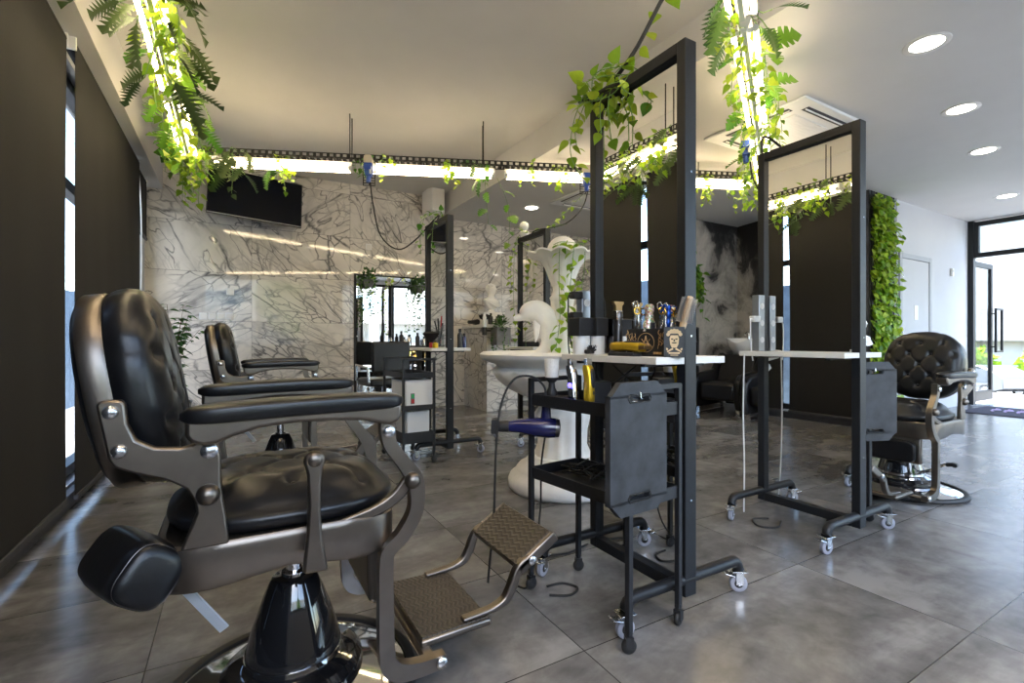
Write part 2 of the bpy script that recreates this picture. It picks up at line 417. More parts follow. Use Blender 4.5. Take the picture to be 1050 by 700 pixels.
# inner white door
d = MB(); d.box((7.72,2.975,0),(7.79,3.0,2.2)); d.box((8.64,2.975,0),(8.71,3.0,2.2)); d.box((7.79,2.975,2.13),(8.64,3.0,2.2))
dr = struct(d.build('door_1','door_grey',smooth=0,bevel=.004))
MB().box((7.795,2.985,.01),(8.635,2.999,2.125)).build('leaf','wall_white',dr,bevel=.003,smooth=0)
h = MB()
for z in (.55,1.15,1.85): h.cyl((7.80,2.975,z-.05),(7.80,2.975,z+.05),.012,n=8)
h.build('hinges','steel',dr)
h = MB(); h.cyl((8.56,2.985,1.03),(8.56,2.93,1.03),.01,n=8); h.cyl((8.56,2.935,1.03),(8.44,2.935,1.03),.009,n=8); h.cyl((8.56,2.985,1.03),(8.56,2.978,1.03),.026)
h.build('handle','steel',dr)
MB().box((8.16,2.978,1.30),(8.27,2.987,1.50)).build('notice','white_plastic',dr,smooth=0,bevel=.002)
# entrance front on the right
w = MB(); w.box((RW,2.93,0),(RW+.1,3.0,HL)); struct(w.build('trim_2','frame_black',smooth=0))
window('window_4','x',RW+.05,1.86,2.94,2.32,HL-.02,())
window('window_5','x',RW+.05,FW,1.86,.02,HL-.02,(-.2,.85),bars=(2.36,))
dl = MB(); A, B, Y = 10.17, 10.98, 2.94
dl.box((A,Y,.04),(A+.07,Y+.05,2.28)); dl.box((B-.07,Y,.04),(B,Y+.05,2.28)); dl.box((A+.07,Y,.04),(B-.07,Y+.05,.2)); dl.box((A+.07,Y,2.2),(B-.07,Y+.05,2.28))
dl = struct(dl.build('door_2','frame_black',smooth=0,bevel=.003))
MB().box((A+.04,Y+.02,.1),(B-.04,Y+.03,2.25)).build('pane','glass',dl,smooth=0)
MB().box((B-.13,Y-.08,.82),(B-.10,Y-.05,1.55)).box((B+.15,Y-.08,.82),(B+.18,Y-.05,1.55)).box((B-.10,Y-.08,.82),(B+.15,Y-.05,.85)).box((B-.10,Y-.08,1.52),(B+.15,Y-.05,1.55)).box((B-.125,Y-.06,.9),(B-.105,Y+.01,.92)).box((B-.125,Y-.06,1.45),(B-.105,Y+.01,1.47)).build('pull_handle','frame_black',dl)
struct(MB().box((9.98,1.9,0),(RW+.14,2.93,.012)).build('trim_3','steel',smooth=0))

# ------------------------------------------------------------------ outside
struct(MB().box((RW+.12,-9,-.2),(13.2,9,-.02)).build('floor','terrace',smooth=0))
struct(MB().box((13.2,-60,-2.0),(90,80,-1.55)).build('floor','asphalt',smooth=0))
struct(MB().box((-60,-60,-.5),(13.2,FW-.3,-.25)).build('floor','terrace',smooth=0))
struct(MB().box((-60,FW-.3,-.5),(LW-.3,60,-.25)).build('floor','terrace',smooth=0))

def building(label, loc, rz, w, h, rows, xs):
    t = thing('building', label, 'building', loc, rz)
    b = MB(); b.box((0,-w/2,2.6),(8,w/2,h)); b.box((1.2,-w/2,0),(8,w/2,2.6))
    k = -w/2
    while k <= w/2: b.box((0,k,0),(.7,k+.7,2.6)); k += 4.6
    b.build('wall','facade',t,smooth=0)
    for z in rows:
        for x in xs:
            f = MB().box((-.06,x-1.6,z),(.05,x+1.6,z+.1)).box((-.06,x-1.6,z+1.2),(.05,x+1.6,z+1.3)).box((-.06,x-1.6,z+.1),(.05,x-1.5,z+1.2)).box((-.06,x+1.5,z+.1),(.05,x+1.6,z+1.2)).box((-.06,x-.05,z+.1),(.05,x+.05,z+1.2)).build('window','shelf_white',t,smooth=0)
            MB().box((-.02,x-1.5,z+.1),(.0,x+1.5,z+1.2)).build('pane','pane_blue',f,smooth=0)
    return t
building('white rendered building across the street with strip windows above a pillared ground floor',(40,9,-1.55),0,40,13,(5.4,9.0),(-11,-5.6,0,5.6,11))
building('pale building standing across the forecourt behind the rear shop windows',(3,-22,-.25),-pi/2,44,7.5,(3.4,5.6),(-14,-9,-4,1,6,11))
t = thing('garden_fence','blue grey plank fence outside the left window, seen through the gap between the blinds','fence',(-2.7,6,-.25))
for k in range(20): MB().box((-.02,-6+k*.8,0),(.02,-6+k*.8+.785,2.2)).build('fence_panel','fence_blue',t,smooth=0)
for k in range(6): MB().box((-.09,-6+k*3.15,0),(-.02,-6+k*3.15+.09,2.25)).build('post','fence_blue',t,smooth=0)
def shrub(name, label, cat, c, r, n, sz, m='leaf_mid', group=None, trunk=0):
    t = thing(name, label, cat, c, 0, group); L = MB()
    for i in range(n):
        while True:
            p = V((random.uniform(-1,1),random.uniform(-1,1),random.uniform(-1,1)))
            if p.length < 1: break
        p = V((p.x*r[0],p.y*r[1],p.z*r[2]+r[2]+trunk)); a = Euler((random.uniform(0,6),random.uniform(0,6),random.uniform(0,6))).to_matrix()
        L.add([p+a@V((-sz,0,0)),p+a@V((0,-sz*.5,.1*sz)),p+a@V((sz,0,0)),p+a@V((0,sz*.5,.1*sz))],[(0,1,2,3)])
    L.build('foliage',m,t,smooth=0)
    s = MB(); s.tube([(0,0,0),(.03,0,trunk*.6+r[2]*.5),(0,.05,trunk+r[2]*1.3)],[.08,.06,.03] if trunk else [.04,.03,.02],8); s.build('trunk','trunk',t)
    return t
for i in range(5):
    shrub('hedge','green hedge before the white building, '+('left of the entrance pillar','beside the pillar seen through the door','right of the pillar by the frame','further along the street','last along the street')[i],'hedge',(37,8.4+2.6-i*3.4,-1.55),(.9,1.4,1.2),420,.25,'leaf_lime','hedges across the street')
shrub('street_tree','bushy street tree outside the rear shop window','tree',(2.6,-13,-.25),(1.7,1.7,1.9),700,.24,'leaf_mid',None,1.6)
for i in range(3): shrub('hedge',('yellow flowering hedge outside the rear glass, nearest the pillar','yellow flowering hedge in the middle of the forecourt','yellow flowering hedge at the far end of the forecourt')[i],'hedge',(4.6+i*2.6,-12,-.25),(1.3,.6,.6),420,.16,'leaf_flower','hedges on the forecourt')

def car():
    t = thing('car','white hatchback parked at the far kerb seen through the open glass door','car',(31,8.9,-1.55),rad(-118))
    W = .88; prof = [(-2.05,.42),(-2.08,.7),(-1.95,.86),(-1.0,.98),(-.25,1.40),(.9,1.46),(1.75,1.12),(2.0,.95),(2.05,.45),(1.6,.3),(-1.7,.3)]
    b = MB(); rs = []
    for y, k in ((-W,.94),(-W*.93,1.),(W*.93,1.),(W,.94)):
        rs.append([(x,y*(.86 if z > 1.1 else 1),.3+(z-.3)*k) for x,z in prof])
    b.rings(rs); b.build('body','car_paint',t,bevel=.05)
    g = MB(); g.prism([(-.93,1.0),(-.28,1.36),(.85,1.40),(1.5,1.1),(1.4,1.0)],-W*.875,W*.875); g.build('side_windows','car_glass',t)
    MB().add([(-1.02,-.72,1.0),(-1.02,.72,1.0),(-.30,.66,1.40),(-.30,-.66,1.40)],[(0,1,2,3)]).build('windscreen','car_glass',t,smooth=0)
    for y in (-.62,.62): MB().ell((-1.99,y,.74),(.09,.2,.08)).build('headlight','chrome',t)
    MB().box((-2.1,-.4,.5),(-2.02,.4,.62)).build('grille','rubber',t)
    for x in (-1.3,1.3):
        for y in (-.8,.8):
            wh = MB().cyl((x,y-.1,.31),(x,y+.1,.31),.31,n=24).build('wheel','rubber',t)
            MB().cyl((x,y-.108,.31),(x,y+.108,.31),.19,n=20).build('hubcap','steel',wh)
car()

# ------------------------------------------------------------------ roller blinds on the left
def blind(label, y0, y1, zb, bow0=0., bow1=0., dx=0., group='roller blinds on the left window wall'):
    t = thing('roller_blind', label, 'blind', (LW+.045+dx,(y0+y1)/2,0), 0, group); m = (y0+y1)/2
    MB().cyl((0,y0-m-.01,2.72),(0,y1-m+.01,2.72),.032,n=16).build('roller','blind_fabric',t)
    F = MB(); NZ, NY = 26, 40; rs = []
    prof = lambda z, zt: (1-((z-1.05)/1.7)**2)
    front = []
    for j in range(NZ+1):
        z = zb+(2.715-zb)*j/NZ; a = y0-m+bow0*max(0,prof(z,2)); b = y1-m-bow1*max(0,prof(z,2)); row = []
        for i in range(NY+1):
            y = a+(b-a)*i/NY; row.append((.03+.0025*sin(y*7)*(1-z/3)+.0008*sin(y*15+z*1.5),y,z))
        front.append(row)
    vs = [p for r in front for p in r]+[(p[0]-.003,p[1],p[2]) for r in front for p in r]; n = len(vs)//2; fs = []
    for j in range(NZ):
        for i in range(NY):
            a = j*(NY+1)+i; fs += [(a,a+1,a+NY+2,a+NY+1),(n+a,n+a+NY+1,n+a+NY+2,n+a+1)]
    F.add(vs,fs).build('fabric','blind_fabric',t,smooth=60)
    MB().box((.018,y0-m+.01,zb-.03),(.04,y1-m-.01,zb+.002)).build('bottom_rail','soffit_dark',t,bevel=.004)
    for y in (y0-m-.005,y1-m+.005):
        MB().box((-.04,y-.008,2.68),(.035,y+.008,2.755)).build('bracket','white_plastic',t,bevel=.003)
    return t
blind('dark roller blind nearest the camera, pulled down left of the bright gap',1.6,3.63,.11,0,.03)
blind('wide dark roller blind pulled down behind the nearest barber chair',3.67,5.83,.11,.0,0.,.03)
blind('short dark roller blind half raised beside the marble wall',5.90,6.5,2.12)
blind('dark roller blind beside the camera, out of the picture but seen in mirrors',-.6,1.56,.11)
def chain(label, y):
    c = MB()
    c.tube(spline([(LW+.09,y,2.70),(LW+.11,y,2.3),(LW+.115,y,1.75),(LW+.11,y+.015,1.35),(LW+.115,y+.03,1.75),(LW+.11,y+.03,2.3),(LW+.09,y+.03,2.70)],5),.004,6)
    tag(c.build('blind_chain','white_plastic'),label,'blind chain','blind pull chains')
chain('thin white blind chain hanging at the gap before the short blind',5.86)
# ================================================================== barber chair (faces +x, origin on the floor under the column)
def tuft(u, v, sx, sz, depth, bw, cw):
    """depth of buttoned leather at (u,v): lattice of buttons joined by diagonal creases"""
    p, q = u/sx, v/sz; d = 0.
    a, b = p+q, p-q
    da = abs(a-round(a)); db = abs(b-round(b))
    d += cw*(exp(-(da/.07)**2)+exp(-(db/.07)**2))*.5
    d += depth*exp(-(da*da+db*db)/(bw*bw))
    return d
def make_chair():
    t = thing('barber_chair','black tufted leather barber chair nearest the camera with pewter arms and footrest','barber chair',(.15,1.52,0),0,'barber chairs')
    # chromed round base with rubber rim
    b = MB().lathe([(.0,.06),(.14,.06),(.19,.047),(.25,.032),(.31,.02),(.322,.014),(.322,.004),(0,.004)],64).build('base','chrome',t,smooth=50)
    MB().lathe([(.318,.0),(.343,.0),(.349,.010),(.342,.022),(.330,.026),(.318,.022)],64).build('rim','rubber',b)
    c = MB().lathe([(.186,.03),(.190,.055),(.186,.08),(.17,.095),(.14,.10),(.128,.105),(.127,.125),(.1265,.13),(.122,.145),(.108,.2),(.078,.285),(.064,.318),(.058,.328),(.05,.332),(0,.332)],56).build('column','gloss_black',t,smooth=30)
    MB().lathe([(.1295,.108),(.1295,.122)],56).build('band','chrome',c)
    MB().lathe([(.0,.30),(.022,.30),(.022,.47),(0,.47)],24).lathe([(.034,.331),(.034,.342),(.0,.342)],24).build('piston','chrome',t)
    p = MB().tube(spline([(.02,.10,.13),(.035,.17,.16),(.045,.25,.215),(.05,.28,.225)],5),.010,10).build('pump_lever','chrome',t)
    MB().tube([(.048,.262,.22),(.052,.30,.23),(.075,.315,.232),(.10,.315,.232)],.013,10).build('grip','rubber',p)
    # seat frame
    N = 72; ol = supell(.272,.272,6.5,N); cx = -.036
    def zb(x): 
        k = 1/(1+exp(-(x+.145)/.012)) - 1/(1+exp(-(x-.062)/.012)); return .449+.020*k
    rs = []
    for s_, dz in ((.90,.012),(.965,.003),(.985,0),(1.0,.008),(1.0,None),(.995,.545),(.975,.552),(.93,.553),(.90,.548)):
        ring = []
        for x, y in ol:
            X = x*s_+cx; z = (zb(X)+dz) if (dz is not None and dz < .1) else (.535 if dz is None else dz)
            ring.append((X,y*s_*.985,z))
        rs.append(ring)
    MB().rings(rs).build('seat_frame','pewter',t,smooth=30)
    # seat cushion: polar grid with tufting
    R, N = 22, 96; M = MB(); rs = []
    ol = supell(1,1,2.7,N)
    def seat_pt(k, i):
        ux, uy = ol[i]; s_ = k
        x, y = ux*s_*.268, uy*s_*.243
        z = .648 + .022*(1-s_*s_) - tuft(x,y,.17,.17,.022,.13,.012)*(1 if s_ < .8 else max(0,(1-s_)/.2))
        if s_ > .6: z -= .055*((s_-.6)/.4)**2.3
        return (x-.018, y, z)
    for k, z in ((.93,.546),(1.0,.553),(1.035,.565),(1.045,.577),(1.035,.588)): rs.append([(ol[i][0]*.268*k-.018+.0, ol[i][1]*.243*k, z) for i in range(N)])
    for j in range(R): rs.append([seat_pt(1-j/R, i) for i in range(N)])
    rs.append([(-.018+ol[i][0]*.001, ol[i][1]*.001, .648) for i in range(N)])
    sc = M.rings(rs).build('seat_cushion','leather',t,smooth=60)
    for i in range(-2,3):
        for j in range(-2,3):
            if (i+j) % 2: continue
            x, y = i*.085, j*.085
            if (x/.268)**2+(y/.262)**2 < .55: MB().ell((x-.018,y,.648+.022*(1-(x/.268)**2)-.034),(.008,.008,.005),10,6).build('button','leather',sc)
    # backrest: round shell, cushion with diamond tufting
    th = rad(9.5); F = V((cos(th),0,sin(th))); U = V((-sin(th),0,cos(th))); Wd = V((0,1,0)); C = V((-.400,0,.880))
    T = Mx((( F.x,Wd.x,U.x,C.x),(F.y,Wd.y,U.y,C.y),(F.z,Wd.z,U.z,C.z),(0,0,0,1)))
    N = 96; ol = supell(1,1,2.5,N); A, B = .226, .236
    ring = lambda k, n: [(n, ol[i][0]*A*k, ol[i][1]*B*k) for i in range(N)]
    M = MB(); M.M = T
    back = M.rings([ring(.93,-.016),(ring(.985,-.019)),ring(1.0,-.013),ring(1.0,.022),ring(.985,.028),ring(.93,.026)]).build('backrest_shell','pewter',t,smooth=32)
    M = MB(); M.M = T
    M.rings([ring(.93,-.012),ring(.925,-.022),ring(.90,-.030),ring(.78,-.037),ring(.5,-.041),ring(.02,-.043)]).build('back_panel','leather',t,smooth=60)
    M = MB(); M.M = T; rs = []
    seam = lambda i: 1-.02*sum(exp(-((i-c)/1.0)**2) for c in (5,19,29,43,53,67,77,91))
    for k_, n_ in ((.94,.02),(.985,.030),(1.02,.048),(1.03,.066),(1.01,.086)): rs.append([(n_, ol[i][0]*A*k_*seam(i), ol[i][1]*B*k_*seam(i)) for i in range(N)])
    R = 24
    for j in range(R):
        s_ = .985*(1-j/R); row = []
        for i in range(N):
            u, v = ol[i][0]*A*s_, ol[i][1]*B*s_
            edge = max(0,(s_-.72)/.28); n = .118+.016*(1-s_*s_) - .026*edge**2.2 - tuft(u,v,.125,.15,.016,.15,.0075)*min(1,max(0,(.97-s_)/.15))
            row.append((n,u,v))
        rs.append(row)
    rs.append([(.105,ol[i][0]*.001,ol[i][1]*.001) for i in range(N)])
    bc = M.rings(rs).build('back_cushion','leather',t,smooth=60)
    for i in range(-3,4):
        for j in range(-3,4):
            if (i+j) % 2: continue
            u, v = i*.0625, j*.075
            if (u/A)**2+(v/B)**2 < .72:
                bt = MB(); bt.M = T; bt.ell((.107+.012*(1-(u/A)**2-(v/B)**2),u,v),(.005,.008,.008),10,6).build('button','leather',bc)
    # arms, brackets and legs, one set per side
    for s in (-1, 1):
        Y = lambda a, b: (min(s*a,s*b), max(s*a,s*b))
        br = [(-.392,.872),(-.384,.880),(-.352,.880),(-.345,.872),(-.341,.83),(-.327,.795),(-.295,.776),(-.25,.770),(-.228,.776),(-.214,.785),(-.196,.785),(-.183,.772),(-.176,.745),(-.176,.69),(-.172,.65),(-.165,.60),(-.160,.546),(-.252,.546),(-.236,.588),(-.222,.625),(-.226,.652),(-.24,.68),(-.275,.704),(-.335,.728),(-.362,.742),(-.372,.758)]
        y0, y1 = Y(.243,.268)
        bo = MB().prism(br,y0,y1).build('arm_bracket','pewter',t,bevel=.006,smooth=35)
        for x, z in ((-.368,.856),(-.354,.775)): MB().ell((x,s*.270,z),(.0145,.009,.0145),14,8).build('bolt','steel',bo)
        MB().lathe([(.017,0),(.017,.010),(.012,.014),(0,.0145)],16,(-.198,s*.267,.760),Mx.Rotation(-s*pi/2,3,'X')).build('bolt','steel',bo)
        MB().ell((-.200,s*.272,.664),(.0235,.022,.0235),18,12).build('knob','pewter',bo)
        # armrest
        y0, y1 = Y(.262,.322)
        ar = MB().prism([(-.238,.838),(-.240,.803),(-.230,.788),(-.205,.779),(-.18,.783),(-.15,.795),(-.10,.808),(-.03,.814),(.06,.812),(.13,.806),(.165,.795),(.19,.79),(.21,.797),(.219,.812),(.221,.843)],y0,y1).build('armrest','pewter',t,bevel=.012,seg=3,smooth=40)
        P = []; n = 30; oc = supell(1,1,4.5,28)
        for j in range(n+1):
            q = -1+2*j/n; k = (1-abs(q)**7)**.5 if abs(q) < 1 else 0.02; k = max(k,.04)
            P.append([(-.0115+q*.238, s*.293+a*.046*(.3+.7*k), .846+.004*q+.004*(1-q*q)+(b*.021)*(.35+.65*k)) for a, b in oc])
        MB().rings(P).build('arm_pad','leather',ar,smooth=60)
        # front leg: pewter bar from the armrest down to the footrest
        y0, y1 = Y(.240,.272)
        lg = MB().prism(ribbon([(.198,.80),(.199,.762),(.207,.725),(.243,.675),(.270,.632),(.279,.585),(.272,.535),(.238,.482),(.203,.452),(.194,.42),(.194,.30),(.196,.19),(.205,.145),(.235,.120),(.29,.112),(.36,.113)],[.038,.038,.034,.036,.044,.04,.038,.036,.036,.036,.038,.04,.046,.046,.04,.036]),y0,y1).build('front_leg','pewter',t,bevel=.007,smooth=40)
        MB().prism(ribbon([(.262,.632),(.225,.588),(.165,.558),(.07,.542)],[.036,.032,.028,.016]),*Y(.244,.262)).build('brace','pewter',lg,bevel=.005)
        bl = MB().ell((.262,s*.276,.630),(.0225,.02,.0225),18,12); bl.build('knob','pewter',lg)
        for x, z in ((.199,.766),(.345,.114)): MB().lathe([(.016,0),(.016,.008),(.011,.012),(0,.0125)],16,(x,s*.272,z),Mx.Rotation(-s*pi/2,3,'X')).build('bolt','steel',lg)
    # recline lever on the near side
    MB().prism([(-.012,.722),(-.006,.738),(.012,.744),(.031,.738),(.036,.722),(.029,.70),(.026,.66),(.025,.60),(.030,.53),(.042,.466),(.040,.460),(-.012,.464),(-.013,.47),(-.006,.54),(-.001,.62),(-.004,.69)],-.325,-.302).ell((.012,-.314,.724),(.021,.017,.021),16,10).build('recline_lever','pewter',t,bevel=.006,smooth=45)
    # footrest: lower plate, hinge rail and the flip-up plate on curved arms
    fr = MB().box((.305,-.24,.098),(.345,.24,.118)).build('footrest_rail','pewter',t,bevel=.008)
    lp = MB(); lp.M = Mx.Translation((.43,0,.125)) @ Mx.Rotation(rad(-1),4,'Y')
    ft = lp.box((-.115,-.19,-.012),(.115,.19,.012)).build('foot_plate','pewter',t,bevel=.008)
    lp = MB(); lp.M = Mx.Translation((.43,0,.125)) @ Mx.Rotation(rad(-1),4,'Y')
    lp.box((-.108,-.183,.010),(.108,.183,.016)).build('tread','tread',ft,bevel=.002)
    an = rad(-31); M4 = Mx.Translation((.722,0,.300)) @ Mx.Rotation(an,4,'Y')
    fp = MB(); fp.M = M4; fp = fp.box((-.085,-.165,-.010),(.085,.165,.010)).build('flip_plate','pewter',t,bevel=.007)
    tr = MB(); tr.M = M4; tr.box((-.080,-.16,.008),(.080,.16,.014)).build('tread','tread',fp,bevel=.002)
    for s in (-1,1):
        Y = lambda a, b: (min(s*a,s*b), max(s*a,s*b))
        ap = [(.455,.147),(.51,.149),(.56,.152),(.606,.168),(.632,.205),(.648,.245),(.672,.272),(.72,.286)]
        MB().prism(ribbon(ap,[.012,.014,.018,.026,.03,.028,.026,.020]),*Y(.148,.178)).build('flip_arm','pewter',fp,bevel=.005)
        sd = MB(); sd.M = M4; sd.box((-.085,min(s*.165,s*.178),-.026),(.088,max(s*.165,s*.178),.012)).build('side_cheek','pewter',fp,bevel=.006)
        sd = MB().lathe([(.014,0),(.014,.008),(.009,.011),(0,.011)],14,(.70,s*.178,.279),Mx.Rotation(-s*pi/2,3,'X')); sd.build('bolt','steel',fp)
    # padded calf rest hanging under the front of the seat
    cp = MB().prism([(.165,.465),(.19,.465),(.203,.42),(.208,.34),(.20,.285),(.185,.275),(.170,.285),(.165,.35)],-.185,.185).build('calf_rest','pewter',t,bevel=.012)
    MB().ell((.213,0,.355),(.022,.165,.072),28,14,None,.45).build('calf_pad','leather',cp,smooth=60)
    # headrest cushion stowed low behind the seat on its flat steel bar
    a = V((-.302,-.272,.508)); bq = V((-.374,-.10,.492)); ax = (bq-a).normalized(); up = V((.25,.0,1)); sd_ = ax.cross(up).normalized(); up = sd_.cross(ax).normalized()
    oc = supell(1,1,3.2,40); rot = rad(-24); H = MB(); rs = []
    L = (bq-a).length
    for q, k in ((-.012,.55),(-.008,.80),(.0,.92),(.012,.985),(.03,1.02),(.10,1.06),(.18,1.06),(.24,1.0),(L-.012,.92),(L,.8),(L+.006,.5)):
        row = []
        for x, z in oc:
            xx, zz = x*.060*k, z*.066*k; xr = xx*cos(rot)-zz*sin(rot); zr = xx*sin(rot)+zz*cos(rot)
            row.append(tuple(a+ax*q+sd_*xr+up*zr))
        rs.append(row)
    hr = H.rings(rs).build('headrest','leather',t,smooth=60)
    st = MB(); pts = []
    for x, z in oc:
        xx, zz = x*.0555, z*.061; pts.append(a+ax*-.0015+sd_*(xx*cos(rot)-zz*sin(rot))+up*(xx*sin(rot)+zz*cos(rot)))
    st.tube(pts,.0007,5,closed=True).build('stitching','gunmetal',hr)
    MB().tube([(-.30,-.17,.50),(-.17,-.205,.325)],1.,sec=[(.012,.0025),(-.012,.0025),(-.012,-.0025),(.012,-.0025)],up=(1,-.6,1)).build('headrest_bar','aluminium',hr)
    return t
chair = make_chair()
dup(chair,(.29,3.88,-.0),rad(0),'black tufted barber chair facing the rear station, seen behind the nearest chair\'s arms')
far = dup(chair,(3.95,1.52,0),pi,'black tufted barber chair on the right facing left, near the glass entrance')
for ch in far.children:                  # its hydraulic column is pumped lower
    if ch.name.split('.')[0] not in ('base','column','piston','pump_lever'): ch.location.z -= .06
# ================================================================== mirror stations
def make_station():
    t = thing('mirror_station','tall black framed mirror station on casters, nearest the camera in the middle',"mirror station",(1.445,1.465,0),0,'mirror stations')
    H = 2.105
    f = MB()
    for y0, y1 in ((-.27,-.23),(.23,.27)): f.box((-.03,y0,.07),(.03,y1,H))
    f.box((-.03,-.23,H-.045),(.03,.23,H)).box((-.03,-.23,.07),(.03,.23,.115))
    fo = f.build('frame','frame_black',t,bevel=.003,smooth=0)
    s = MB()
    for z in (1.62,1.02,.42): s.cyl((.0,-.2705,z),(.0,-.2725,z),.004,n=8)
    s.build('screws','steel',fo)
    MB().box((-.006,-.231,.114),(.006,.231,H-.044)).build('mirror_panel','mirror',t,smooth=0)
    for x0, x1 in ((-.175,-.007),(.007,.195)):
        sh = MB().box((x0,-.268,.918),(-.031,.29,.944)).box((-.031,-.229,.918),(-.007,.229,.944)) if x1 < .1 else MB().box((.031,-.268,.918),(x1,.29,.944)).box((.007,-.229,.918),(.031,.229,.944))
        # notch: shelf runs in two halves either side of the glass, tied by a strip in front of the post
        sh.build('shelf','shelf_white',t,bevel=.002,smooth=0)
    b = MB()
    for y in (-.18,.2): b.box((-.15,y-.012,.906),(.17,y+.012,.918))
    b.build('shelf_bracket','frame_black',t,smooth=0)
    for y in (-.25,.25):
        MB().tube([(-.305,y,.088)]+[(-.30+.035*(1-cos(a)),y,.093+.035*sin(a)) for a in (0,.4,.8,1.2,1.57)]+[(.30-.035*(1-cos(a)),y,.093+.035*sin(a)) for a in (1.57,1.2,.8,.4,0)]+[(.305,y,.088)],.0215,14).build('base_tube','frame_black',t,smooth=60)
        for x, ang in ((-.303,.12),(.303,-.35)):
            R = Mx.Translation((x,y,0)) @ Mx.Rotation(ang+y*1.2,4,'Z')
            c = MB(); c.M = R; c.box((-.03,-.026,.083),(.03,.026,.0875))
            c.box((-.012,-.017,.03),(.016,-.0145,.083)); c.box((-.012,.0145,.03),(.016,.017,.083)); c.cyl((0,0,.074),(0,0,.084),.018,n=14); c.cyl((0,-.019,.033),(0,.019,.033),.006,n=8)
            ca = c.build('caster','steel',t,bevel=.001)
            w = MB(); w.M = R; w.lathe([(.017,-.0105),(.026,-.012),(.033,-.008),(.034,0),(.033,.008),(.026,.012),(.017,.0105)],28,(0,0,.034),Mx.Rotation(pi/2,3,'X')); w.build('wheel','wheel_grey',ca,smooth=50); w = MB(); w.M = R; w.cyl((0,-.0095,.034),(0,.0095,.034),.0185,n=20); w.build('hub','rubber',ca)
            k = MB(); k.M = R; k.box((-.055,-.02,.066),(-.016,.02,.072),Mx.Rotation(.25,3,'Y')); k.build('brake','steel',ca,bevel=.002)
    return t
st = make_station()
dup(st,(2.715,1.47,0),0,'tall black framed mirror station on casters, right of the middle beside the far barber chair')
dup(st,(1.62,4.15,0),rad(1),'tall black mirror station at the rear, behind the trolley of white boxes')
dup(st,(2.66,4.17,0),0,'tall black mirror station at the rear, half hidden behind the white dolphin fountain')

# grey socket towers fixed beside two of the mirrors
def tower(label, x, y, z0, z1):
    t = thing('socket_tower', label, 'power strip', (x,y,z0), 0, 'socket towers on the mirror stations')
    MB().box((-.028,-.022,0),(.028,.022,z1-z0)).build('housing','grey_metal',t,bevel=.003)
    for k in range(3):
        z = (z1-z0)*(.2+.3*k); MB().cyl((0,-.0221,z),(0,-.0245,z),.018,n=16).build('socket','white_plastic',t)
    return t
tower('grey aluminium socket tower standing behind the gold trimmer on the nearest shelf',1.432,1.80,.945,1.24)
tower('grey aluminium socket tower at the far edge of the right mirror station',2.655,1.715,.945,1.27)
def adapter(label, p, white=False):
    t = thing('plug_adapter', label, 'plug', p)
    m = 'white_plastic' if white else 'rubber'
    MB().box((-.045,-.02,-.017),(.01,.02,.017)).build('body',m,t,bevel=.006)
    MB().tube(spline([(-.045,0,0),(-.06,0,-.005),(-.066,-.005,-.05),(-.064,-.006,-.15),(-.05,-.01,-.24)],5),.0035,6).build('lead',m,t)
adapter('black plug adapter high on the grey socket tower, above another',(1.395,1.79,1.215))
adapter('black plug adapter lower on the grey socket tower, above the white roll',(1.395,1.79,1.12))
adapter('white plug adapter on the socket tower of the right station',(2.615,1.70,1.13),True)

# ------------------------------------------------------------------ tool trolleys
def make_trolley(name, label, cat, loc, rz, trays, H=.853):
    t = thing(name,label,cat,loc,rz,'black tool trolleys'); a, b = .132, .25
    for x in (-a,a):
        for y in (-b,b):
            lg = MB().box((x-.0095,y-.0095,.062),(x+.0095,y+.0095,H)).build('leg','black_paint',t,bevel=.0015,smooth=0)
            R = Mx.Translation((x,y,0)) @ Mx.Rotation(random.uniform(-.55,.25),4,'Z')
            c = MB(); c.M = R; c.cyl((0,0,.05),(0,0,.075),.011,n=12); c.box((-.013,-.013,.02),(.013,-.010,.058)); c.box((-.013,.010,.02),(.013,.013,.058)); c.box((-.013,-.013,.05),(.013,.013,.058)); ca = c.build('caster','black_paint',lg,bevel=.001)
            w = MB(); w.M = R; w.lathe([(.0,-.009),(.018,-.009),(.024,-.005),(.025,0),(.024,.005),(.018,.009),(0,.009)],24,(0,0,.025),Mx.Rotation(pi/2,3,'X')); w.build('wheel','rubber',lg,smooth=50)
    for y in (-b,b): MB().box((-a,y-.0095,H-.016),(a,y+.0095,H+.002)).build('top_rail','black_paint',t,smooth=0,bevel=.0015)
    for z0, z1 in trays:
        w = MB(); k = .012
        w.box((-a+.008,-b+.008,z0+.002),(a-.008,b-.008,z0+.006))
        for x in (-a,a): w.box((x-.003,-b+.009,z0),(x+.003,b-.009,z1))
        for y in (-b,b): w.box((-a+.009,y-.003,z0),(a-.009,y+.003,z1))
        w.build('tray','black_paint',t,smooth=0)
    return t
TR1 = (1.198,1.41,0); TZ = rad(6.4)
make_trolley('tool_trolley','black metal tool trolley with two trays in front of the nearest mirror, clippers on top','trolley',TR1,TZ,((.745,.79),(.452,.495)))
make_trolley('tool_trolley','black metal tool trolley standing right of the right mirror station, beside the far chair','trolley',(3.0,1.60,0),rad(-16),((.745,.79),(.452,.495)))
make_trolley('tool_trolley','black metal trolley of three trays carrying white boxes, in front of the rear mirror','trolley',(1.30,4.04,0),rad(2),((.70,.745),(.44,.48),(.17,.26)),.86)
